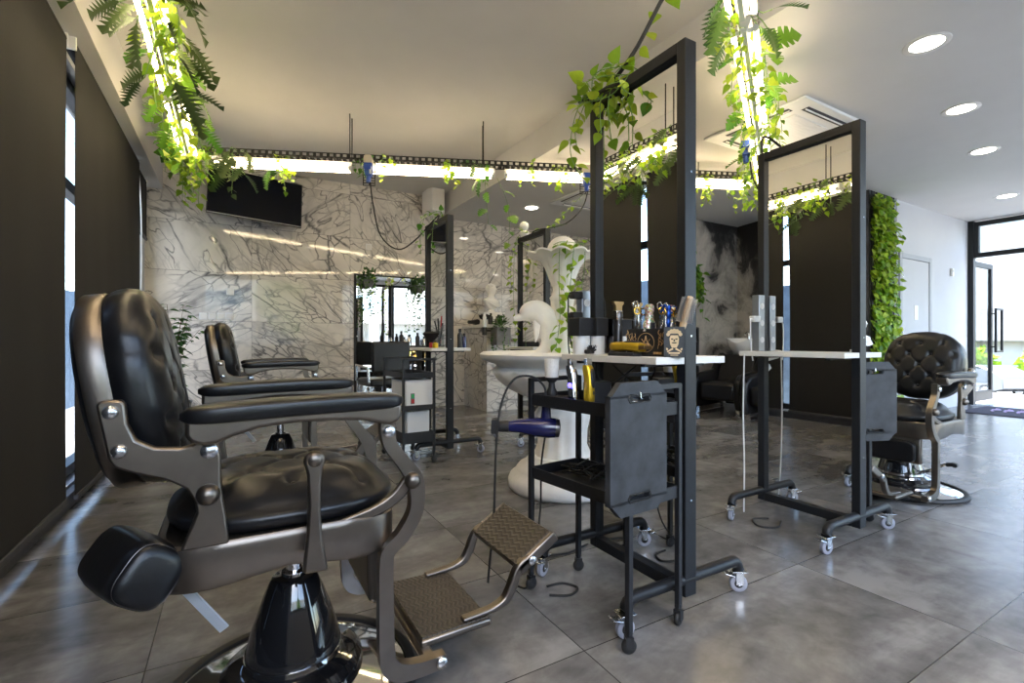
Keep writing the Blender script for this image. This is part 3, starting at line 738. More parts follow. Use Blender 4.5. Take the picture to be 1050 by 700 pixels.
def board(label, loc, rz, tilt=0.):
    t = thing('hanging_board',label,'board',loc,rz,'dark boards hung on the trolleys')
    w, h, c = .131, .208, .048
    o = [(-w,-h+c),(-w+c*.95,-h),(w-c*.95,-h),(w,-h+c),(w,h-c),(w-c*.95,h),(-w+c*.95,h),(-w,h-c)]
    # plate with two real hand slots, built as strips around them
    M = MB(); sx, sz = .045, .0125; zt = h-.052
    M.prism([(-w,-h+c),(-w+c*.95,-h),(w-c*.95,-h),(w,-h+c),(w,-zt-sz),(-w,-zt-sz)],-.011,.011)
    M.box((-w,-.011,-zt-sz),(-sx,.011,-zt+sz)).box((sx,-.011,-zt-sz),(w,.011,-zt+sz))
    M.box((-w,-.011,-zt+sz),(w,.011,zt-sz))
    M.box((-w,-.011,zt-sz),(-sx,.011,zt+sz)).box((sx,-.011,zt-sz),(w,.011,zt+sz))
    M.prism([(-w,zt+sz),(w,zt+sz),(w,h-c),(w-c*.95,h),(-w+c*.95,h),(-w,h-c)],-.011,.011)
    b = M.build('plate','slate_board',t,smooth=0)
    for z in (-zt,zt):
        MB().tube([(-sx,-.0112,z-sz),(sx,-.0112,z-sz),(sx+.008,-.0112,z),(sx,-.0112,z+sz),(.018,-.0112,z+sz),(.012,-.0112,z+sz-.004),(-.012,-.0112,z+sz-.004),(-.018,-.0112,z+sz),(-sx,-.0112,z+sz),(-sx-.008,-.0112,z)],.0028,6,closed=True).build('slot_rim','rubber',t)
    MB().tube([(0,.02,h-.015),(0,-.014,h-.035),(0,-.016,h-.05),(0,-.006,h-.055)],.003,6).build('hook','steel',t)
    return t
board('dark grey octagonal board with hand slots hung on the nearest trolley',(1.112,1.128,.664),rad(4))
board('dark grey octagonal board with hand slots hung beside the right mirror station',(2.92,1.245,.685),rad(-22))

# ================================================================== things on the nearest station's shelf (top .944)
ZS = .944
def trimmer(label, p, rz=0):
    t = thing('hair_trimmer',label,'trimmer',p,rz)
    MB().lathe([(.019,.0),(.0195,.03),(.018,.08),(.016,.13),(.0175,.155),(.013,.16),(0,.16)],24,(0,0,.02)).build('body','gunmetal',t,smooth=50)
    MB().box((-.018,-.012,.145),(.018,.012,.185)).box((-.007,-.016,.10),(.007,-.014,.13)).build('collar','chrome',t,bevel=.003)
    MB().prism([(-.016,.183),(.016,.183),(.018,.205),(.026,.213),(.026,.222),(-.026,.222),(-.026,.213),(-.018,.205)],-.008,.008).build('blade','brass_dark',t,bevel=.001)
    MB().lathe([(.034,0),(.034,.015),(.026,.03),(.022,.036),(0,.036)],24).build('charging_stand','rubber',t)
trimmer('slim gunmetal trimmer with brass blade upright in its charging stand',(1.385,1.515,ZS))
def clipper(name,label,p,R,body,insert,blade='steel'):
    t = thing(name,label,'clipper',p); t.rotation_euler = R
    rs = []; oc = supell(1,1,2.8,20)
    for z, w, d, oy in ((0,.014,.012,0),(.004,.020,.017,0),(.03,.0235,.019,0),(.07,.021,.018,-.002),(.11,.022,.0185,-.001),(.14,.025,.018,.002),(.152,.024,.014,.004)):
        rs.append([(a*w, b*d+oy, z) for a,b in oc])
    MB().rings(rs).build('body',body,t,smooth=60)
    MB().ell((0,-.0135,.10),(.0165,.0105,.040),16,10,None,.7).build('grip',insert,t)
    MB().prism([(-.023,.150),(.023,.150),(.021,.178),(-.021,.178)],-.005,.009).build('blade',blade,t,bevel=.001)
    MB().ell((0,-.017,.045),(.006,.005,.009),12,8).build('switch',insert,t)
    return t
clipper('hair_clipper','gold clipper lying on its side at the front of the white shelf',(1.298,1.452,ZS+.036),(rad(-90),0,pi+rad(4)),'yellow_gold','box_black','brass_dark')
MB_ = MB().prism([(-.07,0),(.07,0),(.065,.015),(-.065,.015)],-.022,.022)
o = MB_.build('clipper_stand','box_black',None,bevel=.003); o.location = (1.298,1.385,ZS); o.rotation_euler = (0,0,rad(92)); tag(o,'low black charging base under the gold clipper lying on the shelf','charging base')

# black box with gilt print, full of scissors
bx, by = 1.385, 1.328; bz = rad(-79)
t = thing('scissor_box','black scissor box with gilt printed shield on the white shelf','box',(bx,by,ZS),bz)
W, D, Hb = .092, .032, .105
M = MB(); M.box((-W,-D,0),(W,D,.006)).box((-W,-D,.006),(-W+.006,D,Hb)).box((W-.006,-D,.006),(W,D,Hb)).box((-W+.006,-D,.006),(W-.006,-D+.006,Hb)).box((-W+.006,D-.006,.006),(W-.006,D,Hb)).box((-W+.006,-D+.006,Hb-.012),(W-.006,D-.006,Hb-.008))
M.build('box','box_black',t,bevel=.0015,smooth=0)
g = MB()
yy = -D-.0008
def ringp(g, cx, cz, r, w, n=32, a0=0, a1=2*pi, y=yy):
    P = [(cx+r*cos(a0+(a1-a0)*i/n),y,cz+r*sin(a0+(a1-a0)*i/n)) for i in range(n+1)]
    g.tube(P[:-1] if a1-a0 > 6.2 else P, w, 4, closed=a1-a0 > 6.2)
ringp(g,-.005,.052,.036,.0012)
for q in (-1,1):
    g.tube([(-.005+q*.02,yy,.03),(-.005+q*.004,yy,.06),(-.005,yy,.078)],.0018,4); g.tube([(-.005+q*.028,yy,.034),(-.005+q*.012,yy,.05),(-.005-q*.012,yy,.036)],.0014,4)
    g.tube([(-.005+q*.018,yy,.066),(-.005+q*.007,yy,.05),(-.005+q*.02,yy,.042)],.0012,4)
ringp(g,-.005,.036,.012,.0022,20,0,pi)
random.seed(11)
for sx in (-1,1):
    for k in range(16):
        x = sx*random.uniform(.05,.088); z = random.uniform(.03,.10); g.tube([(x,yy,z),(x+random.uniform(-.008,.008),yy,z-.008),(x+random.uniform(-.008,.008),yy,z-.018)],.0013,4)
for k in range(6): g.box((.028+k*.006,yy-.0004,.008),(.0325+k*.006,yy,.017))
g.build('gilt_print','print_gold',t)
def scissors(label, p, R, m, sc=1.):
    t = thing('scissors',label,'scissors',p,0,'scissors standing in the black box'); t.rotation_euler = R
    b = MB()
    for s in (-1,1):
        b.tube([(s*.001,s*.001,-.07),(s*.003,s*.001,-.01),(0,s*.001,.0),(-s*.006,s*.001,.03),(-s*.009,s*.001,.045)],[.001,.0035,.005,.003,.003],6)
    b.build('blades','steel',t)
    for s in (-1,1):
        MB().tube([(s*.013+.0115*cos(a),s*.001,.056+.013*sin(a)) for a in [2*pi*i/18 for i in range(18)]],.0028,6,closed=True).build('handle',m,t)
    MB().ell((0,0,0),(.0045,.006,.0045),10,8).build('pivot','gold',t)
Rz = Mx.Rotation(bz,3,'Z')
def inbox(x, y, z): q = Rz @ V((x,y,0)); return (bx+q.x,by+q.y,ZS+z)
for x, y, z, rx, ry, rz, m, lab in ((-.072,.0,.145,.1,-.14,.3,'chrome','polished silver scissors at the left of the scissor box'),(-.05,-.012,.118,.0,.1,-.4,'gold','gold handled scissors second from the left in the scissor box'),
    (-.034,.012,.098,.0,-.22,.9,'bright_blue','blue handled scissors leaning low in the scissor box'),(.035,.012,.115,.05,.12,.1,'gold','gold handled scissors right of the patterned clipper'),(.062,-.005,.11,.0,.2,.6,'gold','gold scissors leaning to the right end of the scissor box'),(.046,.015,.125,-.1,.03,1.2,'bright_blue','dark blue scissors standing behind the gold pair')):
    scissors(lab,inbox(x,y,z),(rx,ry,rz),m)
t2 = thing('hair_clipper','colourfully patterned clipper standing upright in the scissor box','clipper',inbox(-.008,-.004,.095))
rs = []; oc = supell(1,1,2.5,18)
for z, w, d in ((0,.030,.017),(.03,.026,.018),(.045,.016,.015),(.07,.014,.014),(.085,.019,.016),(.098,.018,.014),(.104,.012,.01)): rs.append([(a*w,b*d,z) for a,b in oc])
MB().rings(rs).build('body','patterned',t2,smooth=60)
MB().box((-.012,-.020,.004),(.012,-.014,.034)).build('switch_plate','box_black',t2,bevel=.002)
t3 = thing('thinning_comb','bright blue metal comb standing at the right of the scissor box','comb',inbox(.068,.004,.096)); t3.rotation_euler = (0,rad(3),0)
MB().box((-.005,-.004,0),(.005,.004,.085)).ell((0,0,.06),(.010,.007,.02),12,8).ell((0,0,.03),(.009,.007,.016),12,8).ell((0,0,.085),(.008,.006,.012),12,8).build('handle','bright_blue',t3)
# slate box with the bearded head print, a round brush standing in it
cx, cy = 1.372, 1.208; t = thing('comb_box','slate grey box printed with a bearded barber head beside the mirror post','box',(cx,cy,ZS),rad(-48))
W, D, Hb = .036, .03, .108; yy = -D-.0006
M = MB(); M.box((-W,-D,0),(W,D,.005)).box((-W,-D,.005),(-W+.004,D,Hb)).box((W-.004,-D,.005),(W,D,Hb)).box((-W+.004,-D,.005),(W-.004,-D+.004,Hb)).box((-W+.004,D-.004,.005),(W-.004,D,Hb))
M.build('box','box_slate',t,bevel=.0015,smooth=0)
g = MB(); fl = lambda poly: g.prism(poly,yy-.0006,yy+.0005)
fl([(-.014,.046),(-.016,.066),(-.012,.078),(.012,.078),(.016,.066),(.014,.046),(.008,.034),(-.008,.034)])   # face and beard
for k in range(7):
    a = pi*(.06+.88*k/6); fl(circle(.021*cos(a),.078+.017*sin(a),.0065,10))
fl([(-.016,.084),(.016,.084),(.014,.094),(0,.098),(-.014,.094)])
for q in (-1,1):
    fl([(q*.006,.034),(q*.024,.022),(q*.024,.017),(q*.003,.028)]); fl([(q*.020,.030),(q*.026,.034),(q*.028,.028),(q*.023,.024)])
fl([(-.018,.012),(.018,.012),(.020,.018),(-.020,.018)]); fl([(-.013,.006),(.013,.006),(.013,.009),(-.013,.009)])
g.build('head_print','print_cream',t,smooth=0)
e = MB(); fl2 = lambda poly: e.prism(poly,yy-.0011,yy-.0005)
for q in (-1,1): fl2([(q*.003,.066),(q*.011,.067),(q*.011,.063),(q*.004,.062)])
fl2([(-.009,.053),(.009,.053),(.006,.049),(-.006,.049)]); fl2([(-.0015,.064),(.0015,.064),(.003,.056),(-.003,.056)]); fl2([(-.012,.079),(.012,.079),(.012,.0805),(-.012,.0805)])
e.build('print_features','box_black',t,smooth=0)  # dark facial features printed over the cream head
t = thing('round_brush','wooden round brush with grey bristles standing in the slate box','hairbrush',(cx+.008,cy,ZS+.012)); t.rotation_mode = 'QUATERNION'; t.rotation_quaternion = V((0,0,1)).rotation_difference(V((.22,-.13,1)))
MB().lathe([(.009,0),(.010,.09),(.0125,.11),(.0125,.205),(.010,.213),(0,.214)],20).build('handle','wood_light',t)
bm = MB()
for k in range(24):
    z = .105+k*.0038
    for i in range(9):
        a = 2*pi*i/9+k*.35; bm.tube([(.012*cos(a),.012*sin(a),z+.012),(.029*cos(a),.029*sin(a),z+.013)],.0011,3)
bm.build('bristles','grey_metal',t,smooth=0)
# neck strip rolls with dark dispensers, a dark brush
def roll(label, p, r=.036):
    t = thing('neck_strip_dispenser',label,'dispenser',p)
    MB().lathe([(.008,0),(r,0),(r+.001,.004),(r+.001,.076),(r,.08),(.008,.08)],36).build('paper_roll','white_plastic',t,smooth=50)
    MB().box((-r-.003,-r-.003,.081),(r+.003,r+.003,.160)).build('dispenser_box','box_black',t,bevel=.004,smooth=0)
roll('white paper roll under a black box at the far left of the shelf',(1.325,1.685,ZS))
roll('smaller white roll under a black box behind the upright trimmer',(1.395,1.655,ZS),.030)
t = thing('duster_brush','small black brush lying in front of the white paper roll','brush',(1.295,1.595,ZS+.012)); t.rotation_euler = (0,0,rad(20))
MB().box((-.02,-.012,-.008),(.03,.012,.010)).build('handle','rubber',t,bevel=.005)
bm = MB()
for i in range(90):
    x, y = random.uniform(.02,.045), random.uniform(-.022,.022); bm.tube([(x*.6,y*.6,0),(x,y,random.uniform(.006,.03))],.0012,3)
bm.build('bristles','dark_bristle',t,smooth=0)

# ================================================================== on and around the nearest trolley
cT = Mx.Translation(TR1) @ Mx.Rotation(TZ,4,'Z')
def tp(x,y,z): return tuple(cT @ V((x,y,z)))
ZT = .751
# neck duster: white bristles standing on black handle
o = MB().lathe([(0,0),(.03,0),(.032,.03),(.028,.034),(0,.034)],24).build('duster_stand','box_black'); o.location = tp(-.075,.19,ZT); tag(o,'round black stand under the white duster at the trolley corner','stand')
t = thing('neck_duster','white bristled neck duster standing on its black handle at the trolley corner','brush',tp(-.075,.19,ZT+.034))
MB().lathe([(.022,0),(.024,.01),(.014,.03),(.012,.05),(.027,.065),(.028,.072),(0,.072)],28).build('handle','rubber',t,smooth=40)
bm = MB().lathe([(.026,.072),(.0285,.09),(.0285,.14),(.026,.145),(0,.146)],28)
for i in range(60):
    a = random.uniform(0,6.28); bm.tube([(.0265*cos(a),.0265*sin(a),.073),(.0292*cos(a),.0292*sin(a),.147)],.0009,3)
bm.build('bristles','bristle',t,smooth=60)
clipper('hair_clipper','chrome clipper standing on end between the duster and the gold clipper',tp(-.055,.085,ZT+.005),(rad(-6),rad(8),rad(40)),'chrome','gunmetal')
clipper('hair_clipper','bright gold clipper with black grip standing on end on the trolley',tp(-.01,.045,ZT+.005),(rad(-4),rad(5),rad(25)),'yellow_gold','box_black')
clipper('hair_clipper','silver clipper lying flat on the trolley tray by the rim',tp(.04,-.07,ZT+.020),(rad(90),0,rad(60)),'steel','gunmetal')
clipper('hair_clipper','black clipper lying on the trolley behind the board',tp(.06,-.16,ZT+.020),(rad(90),0,rad(95)),'rubber','gunmetal')
o = MB().ell((0,0,0),(.008,.008,.010),12,8).build('indicator_lamp','status_light'); o.location = tp(-.085,.075,ZT+.082); tag(o,'small glowing blue charging light on the trolley','light')
o = MB().lathe([(.0,0),(.032,0),(.036,.03),(.030,.036),(.024,.032),(.020,.012),(0,.012)],24).build('guard_cup','rubber'); o.location = tp(-.06,.13,ZT); tag(o,'open black cup in the trolley tray next to the white duster','cup')
o = MB().box((-.05,-.03,0),(.05,.03,.09)).build('charger_block','box_black',None,bevel=.006); o.location = tp(.07,.08,ZT); tag(o,'black charger block at the mirror side of the trolley tray','charger')
# blue dryer hanging off the trolley's outer side
t = thing('hair_dryer','dark blue hair dryer with black nozzle hung on the outside of the trolley','hair dryer',tp(-.138,.225,.66))
Q = Mx.Rotation(rad(-33),4,'Z') @ Mx.Rotation(rad(3),4,'Y')
M = MB(); M.M = Q
M.tube([(-.10,0,-.005),(-.06,0,0),(-.0,0,.0),(.06,0,.0),(.085,0,.0)],[.022,.028,.038,.041,.038],24)
M.tube([(.045,0,.02),(.045,0,.07),(.04,0,.125)],[.022,.018,.016],14)
M.build('body','navy',t,smooth=60)
M = MB(); M.M = Q; M.tube([(.084,0,0),(.10,0,0),(.104,0,0)],[.037,.035,.022],24); M.build('rear_grille','gunmetal',t)
M = MB(); M.M = Q; M.tube([(-.098,0,-.005),(-.125,0,-.006),(-.15,0,-.008)],[.0225,.0225,.020],18); M.box((-.17,-.026,-.034),(-.145,.026,.022)); M.build('nozzle','rubber',t,bevel=.003)
M = MB(); M.M = Q; M.tube(spline([(.04,0,.125),(.03,0,.165),(-.02,-.01,.20),(-.09,-.02,.185),(-.135,-.025,.08),(-.145,-.03,-.1),(-.14,-.03,-.35),(-.15,-.03,-.62)],6),.0045,7); M.build('cord','rubber',t)
MB().tube([(.02,.03,.07),(.035,.0,.09),(.055,-.02,.09),(.06,-.02,.07)],.004,6).build('hanging_hook','steel',t)
# cables
def cable(label, pts, r=.004, m='rubber', n=6, name='power_cable'):
    return tag(MB().tube(spline(pts,n),r,7).build(name,m), label, 'cable')
cable('black cable falling from the trolley tray, past the lower tray, to the floor',[tp(-.03,.26,.76),tp(-.035,.275,.62),tp(-.05,.285,.48),tp(-.055,.285,.3),tp(-.10,.27,.12),tp(-.16,.24,.02),(.99,1.75,.005)])
cable('black cable loop lying on the floor beside the footrest and caster',[(1.07,1.56,.006),(1.14,1.52,.006),(1.20,1.55,.006),(1.17,1.61,.006),(1.10,1.62,.006)],.005)
cable('short black cable with plug lying between the trolley legs',[(1.15,1.80,.007),(1.19,1.84,.006),(1.27,1.85,.006),(1.36,1.83,.006),(1.50,1.86,.006)],.005)
cable('black lead sagging below the nearest white shelf',[(1.40,1.66,.90),(1.36,1.60,.84),(1.345,1.5,.83),(1.36,1.44,.87),(1.39,1.42,.90)])
cable('white lead hanging below the shelf of the right station',[(2.53,1.72,.93),(2.52,1.72,.6),(2.53,1.72,.3),(2.54,1.73,.02)],.004,'white_plastic')
cable('black lead looping on the floor under the right mirror',[(2.60,1.62,.006),(2.52,1.66,.006),(2.45,1.58,.006),(2.52,1.52,.006),(2.62,1.56,.006)],.005)
random.seed(5)
tng = MB()
for k in range(5):
    c = [tp(random.uniform(-.02,.10),random.uniform(.02,.2),.465+random.uniform(0,.05)) for i in range(7)]; tng.tube(spline(c,6),.0035,6)
tag(tng.build('cable_tangle','rubber'),'tangle of black leads lying in the lower trolley tray','cable')

# small white bust and tool box on the right station's shelf
def bust(name,label,cat,loc,s,rz=0,group=None):
    t = thing(name,label,cat,loc,rz,group); M = MB(); oc = [(cos(2*pi*i/28),sin(2*pi*i/28)) for i in range(28)]
    rs = []
    for z, a, b, ox in ((0,.09,.07,0),(.02,.09,.07,0),(.035,.055,.05,0),(.06,.05,.045,0),(.08,.10,.065,0),(.13,.165,.085,0),(.18,.205,.098,0),(.215,.225,.10,0),(.24,.22,.095,-.004),(.258,.18,.085,-.008),(.274,.11,.072,-.01),(.292,.070,.062,-.006),(.31,.058,.058,-.003),(.34,.055,.058,.005),(.365,.062,.07,.012),(.40,.076,.09,.012),(.44,.085,.10,.01),(.48,.086,.10,.004),(.52,.07,.085,0),(.545,.04,.05,-.005),(.552,.01,.01,-.005)):
        rs.append([((y_*b+ox)*s,(x_*a)*s,z*s) for x_,y_ in oc])
    M.rings(rs).build('figure','plaster',t,smooth=60)
    f = MB(); f.ell((.102*s,0,.432*s),(.020*s,.012*s,.030*s),10,8); f.ell((.086*s,0,.397*s),(.012*s,.020*s,.006*s),10,8); f.ell((.074*s,0,.374*s),(.018*s,.022*s,.014*s),10,8)
    for q in (-1,1): f.ell((.086*s,q*.034*s,.462*s),(.016*s,.020*s,.006*s),10,8); f.ell((.01*s,q*.086*s,.44*s),(.016*s,.008*s,.026*s),10,8)
    f.build('face','plaster',t)
    h = MB(); random.seed(3)
    for i in range(70):
        a = random.uniform(.7,5.6); e = random.uniform(-.3,1.45); h.ell(((.0+.098*cos(a)*cos(e))*s,.085*sin(a)*cos(e)*s,(.470+.082*sin(e))*s),(.024*s,.024*s,.02*s),8,6)
    h.build('hair','plaster',t)
    d = MB()
    for k in range(5): d.tube(spline([(.07*s,-.19*s+k*.03*s,.20*s-k*.012*s),(.11*s,-.05*s+k*.02*s,.13*s-k*.006*s),(.085*s,.14*s+k*.01*s,.19*s-k*.015*s)],6),.010*s,6)
    d.build('drapery','plaster',t)
    return t
bust('bust_figurine','little white bust standing on the right end of the right station shelf','bust',(2.84,1.275,.944),.33,rad(-100))
t = thing('tool_holder','dark holder with a wooden brush beside the small white bust','holder',(2.80,1.33,.944))
MB().box((-.03,-.025,0),(.03,.025,.09)).build('box','box_black',t,bevel=.003)
MB().lathe([(.006,.03),(.008,.12),(.015,.135),(.014,.17),(0,.172)],14).build('brush','wood_light',t)
# ================================================================== dolphin fountain
def make_fountain():
    t = thing('dolphin_fountain','white plaster dolphin fountain with shell top in the middle of the shop','fountain',(1.96,2.70,0),rad(-30))
    MB().lathe([(0,0),(.355,0),(.372,.02),(.375,.06),(.36,.095),(.325,.115),(.32,.135),(.30,.16),(.26,.18),(.245,.20),(.23,.225),(0,.225)],56).build('base','plaster',t,smooth=50)
    MB().lathe([(.19,.21),(.185,.25),(.165,.30),(.17,.40),(.185,.47),(.19,.51),(.175,.535),(.16,.55),(.18,.57),(.205,.60),(.205,.62),(0,.62)],64,wav=lambda a,z: 1+(.03*cos(a*14) if .22 < z < .53 else 0)).build('pedestal','plaster',t,smooth=60)
    MB().lathe([(.14,.60),(.25,.625),(.36,.68),(.43,.74),(.465,.79),(.475,.815),(.455,.83),(.46,.845),(.535,.87),(.565,.895),(.57,.915),(.55,.93),(.50,.932),(.46,.905),(.3,.86),(0,.85)],112,wav=lambda a,z: 1+(.05*abs(cos(a*9+z*9)) if .61 < z < .81 else 0)).build('bowl','plaster',t,smooth=60)
    MB().lathe([(.16,.85),(.13,.90),(.09,.97),(.075,1.08),(.07,1.22),(.078,1.28),(.085,1.30),(.07,1.32),(.062,1.36),(.07,1.42),(.085,1.45),(0,1.45)],40,wav=lambda a,z: 1+.05*cos(a*8)).build('column','plaster',t,smooth=60)
    MB().lathe([(.07,1.38),(.088,1.42),(.10,1.46),(.118,1.51),(.15,1.56),(.20,1.592),(.237,1.602),(.238,1.613),(.20,1.612),(.13,1.585),(0,1.56)],110,wav=lambda a,z: 1+(.10*abs(cos(a*5.5))-.05)*max(0,min(1,(z-1.38)/.12)),zw=lambda a,z: -.02*(1-abs(cos(a*5.5)))*max(0,min(1,(z-1.54)/.06))).build('shell_top','plaster',t,smooth=60)
    MB().ell((0,0,1.625),(.105,.105,.10),28,18).build('ball','plaster',t,smooth=60)
    def dolphin(ang, side, dz=0):
        M = MB(); M.M = Mx.Rotation(ang,4,'Z') @ Mx.Translation((0,0,dz))
        pth = spline([(-.335,0,1.155),(-.315,0,1.162),(-.285,0,1.17),(-.262,0,1.185),(-.225,0,1.205),(-.17,0,1.205),(-.115,0,1.155),(-.085,0,1.08),(-.085,0,1.0),(-.12,0,.945),(-.17,0,.915),(-.21,0,.90)],4)
        rr = [r for r in [.014,.023,.029,.052,.070,.080,.084,.080,.068,.048,.032,.018]]
        R_ = [];
        for i in range(len(rr)-1): R_ += [rr[i]+(rr[i+1]-rr[i])*k/4 for k in range(4)]
        R_.append(rr[-1]); M.tube(pth,R_,18,up=(0,1,0))
        b = M.build('dolphin','plaster',t,smooth=70)
        f = MB(); f.M = Mx.Rotation(ang,4,'Z') @ Mx.Translation((0,0,dz))
        f.prism([(-.085,1.19),(-.05,1.165),(-.015,1.10),(-.05,1.11),(-.06,1.08)],-.012,.012)          # dorsal fin
        f.build('dorsal_fin','plaster',b,bevel=.006)
        for q in (-.055,.055): f = MB(); f.M = Mx.Rotation(ang,4,'Z') @ Mx.Translation((0,0,dz)); f.prism([(-.20,1.15),(-.155,1.11),(-.165,1.04),(-.185,.99),(-.195,1.06)],q-.01,q+.01); f.build('flipper','plaster',b,bevel=.006)
        f = MB(); f.M = Mx.Rotation(ang,4,'Z') @ Mx.Translation((0,0,dz)); f.prism([(-.20,-.09),(-.24,-.04),(-.25,0),(-.24,.04),(-.20,.09),(-.19,.03),(-.17,0),(-.19,-.03)],.888,.908,'z')
        f.build('tail_fin','plaster',b,bevel=.006)
        e = MB(); e.M = Mx.Rotation(ang,4,'Z') @ Mx.Translation((0,0,dz))
        for q in (-1,1): e.ell((-.262,q*.048,1.19),(.008,.005,.008),10,8)
        e.build('eyes','plaster',b)
    dolphin(0,1); dolphin(pi*.93,1,.0)
make_fountain()

# ================================================================== leaves and vines
LEAF = {'ivy':[(0,.0),(.04,.50),(.14,.88),(.3,1.),(.5,.82),(.72,.46),(.9,.15),(1,0)],
 'monstera':[(0,.2),(.05,.8),(.2,1.05),(.255,.38),(.30,1.08),(.40,1.05),(.45,.36),(.50,1.),(.60,.9),(.65,.33),(.70,.78),(.84,.5),(1,0)],
 'fern':[(0,.1)]+[x for k in range(8) for x in ((.06+.105*k,.16),(.10+.105*k,(1.05 if k < 5 else 1.3-.1*k)*(.75+.25*min(1,k/2))))]+[(1,0)]}
def leaf(mb, p, d, n, L, W, kind, fold=.18, curl=.2):
    d = d.normalized(); s = d.cross(n)
    if s.length < 1e-4: s = d.orthogonal()
    s.normalize(); n = s.cross(d).normalized(); vs = []; sec = LEAF[kind]
    for t, w in sec:
        c = p + d*(L*t) - n*(curl*L*t*t); q = w*W/2
        tp_ = .10*L if kind == 'fern' else (.05*L if kind == 'monstera' else 0.)
        vs += [c - s*q + n*(fold*q) + d*(tp_ if w > .5 else 0), c, c + s*q + n*(fold*q) + d*(tp_ if w > .5 else 0)]
    fs = []
    for k in range(len(sec)-1):
        a = 3*k; fs += [(a,a+3,a+4,a+1),(a+1,a+4,a+5,a+2)]
    mb.add(vs, fs)
def rv(s=1.): return V((random.uniform(-s,s),random.uniform(-s,s),random.uniform(-s,s)))
def strand(leaves, stems, pts, step, L, kind='ivy', W=None, spread=.8, start=0.):
    P = spline(pts, 6); stems.tube(P, .0022, 5); acc = start; side = 1
    for a, b in zip(P, P[1:]):
        seg = (b-a).length; acc += seg
        while acc > step:
            acc -= step; side = -side; T = (b-a).normalized(); o = T.orthogonal(); o.rotate(Mx.Rotation(random.uniform(0,6.28),3,T))
            d = (o*spread + T*.35 + V((0,0,-.45))).normalized(); ll = L*random.uniform(.65,1.2)
            q = b + d*ll*.25; stems.tube([b,q],.0012,4); leaf(leaves,q,d,(o*.3+rv(.5)+V((0,0,.8))),ll,(W or .82)*ll,kind,random.uniform(.05,.35),random.uniform(0,.35))
def vine(label, loc, strands, name='hanging_vine', cat='vine', group=None, m='leaf_lime', extra=None, seed=1):
    """strands: list of (points relative to loc, step, leaf length, kind)"""
    random.seed(seed); t = thing(name,label,cat,loc,0,group); Lm = MB(); Sm = MB()
    for s_ in strands: strand(Lm,Sm,*s_)
    Lm.build('leaves',m,t,smooth=80); Sm.build('stems','stem_green',t)
    if extra:
        D = MB(); S2 = MB(); kd, mm, lst = extra
        for p, d, ll, ww in lst:
            b = V(p); q = b+V(d).normalized()*ll*.3; S2.tube([(0,0,0) if b.length < .4 else tuple(b*.9),tuple(b),tuple(q)],.003,5); leaf(D,q,V(d),V((random.uniform(-.6,.6),random.uniform(-.6,.6),1)),ll,ww,kd,.1,.3)
        D.build('broad_leaves',mm,t,smooth=80); S2.build('leaf_stalks','stem_green',t)
    return t

# ================================================================== suspended light bars: a triangle
PA, PB, PC = V((-.36,5.42,0)), V((5.02,3.16,0)), V((-.36,.02,0))
ZB = 2.678
def light_bar(label, a, b, rods):
    u_ = (b-a).normalized(); a = a+u_*.13; b = b-u_*.13; d = (b-a); L = d.length; an = math.atan2(d.y,d.x); t = thing('light_bar',label,'ceiling light',(a.x,a.y,0),an,'suspended light bars')
    tr = MB(); z = 2.765; w = .062          # perforated cable tray: two side rails of little windows and cross rungs
    for y in (-w,w):
        tr.box((0,y-.0012,z),(L,y+.0012,z+.010)); tr.box((0,y-.0012,z+.036),(L,y+.0012,z+.046))
        x = 0
        while x < L: tr.box((x,y-.0012,z+.01),(min(L,x+.028),y+.0012,z+.036)); x += .062
    x = .02
    while x < L: tr.box((x,-w,z),(x+.022,w,z+.002)); x += .05
    tr.build('cable_tray','rubber',t,smooth=0)
    n = max(2,round(L/1.42)); sl = L/n
    for k in range(n):
        x0, x1 = k*sl+.05, (k+1)*sl-.05
        bd = MB(); bd.prism([(-.036,2.735),(-.012,2.662),(.012,2.662),(.036,2.735),(.036,2.742),(-.036,2.742)],x0,x1,'x'); bo = bd.build('batten','white_plastic',t,smooth=0)
        for y in (-.056,.056):
            MB().cyl((x0+.03,y,ZB),(x1-.03,y,ZB),.0135,n=14).build('lamp_tube','tube',bo)
            for xx, s in ((x0+.03,-1),(x1-.03,1)): MB().cyl((xx,y,ZB),(xx+s*.02,y,ZB),.015,n=12).box((xx-.002+min(0,s*.014),min(y*.2,y),ZB-.008),(xx+.002+max(0,s*.014),max(y*.2,y),ZB+.008)).build('lamp_holder','white_plastic',bo)
        MB().box((x0+.3,-.01,2.742),(x0+.32,.01,2.768)).box((x1-.32,-.01,2.742),(x1-.3,.01,2.768)).build('clip','steel',bo,smooth=0)
    r = MB()
    for x, hz in rods:
        for y in (-.05,.05): r.cyl((x,y,2.765),(x,y,hz),.0055,n=8)
    r.build('hanging_rods','rubber',t)
    return t, d.normalized(), L
light_bar('suspended twin tube light bar with ferns running towards the camera along the dark blinds',PC,PA,((1.0,HC),(2.75,HC),(4.4,HC)))
light_bar('suspended twin tube light bar crossing the room in front of the marble wall',PA,PB,((1.33,HC),(2.62,HC),(4.9,HL)))
light_bar('suspended twin tube light bar coming from the middle of the room over the mirror stations',PB,PC,((1.1,HL),(2.9,HC),(4.6,HC)))
def on_bar(a, b, s): return a+(b-a).normalized()*s
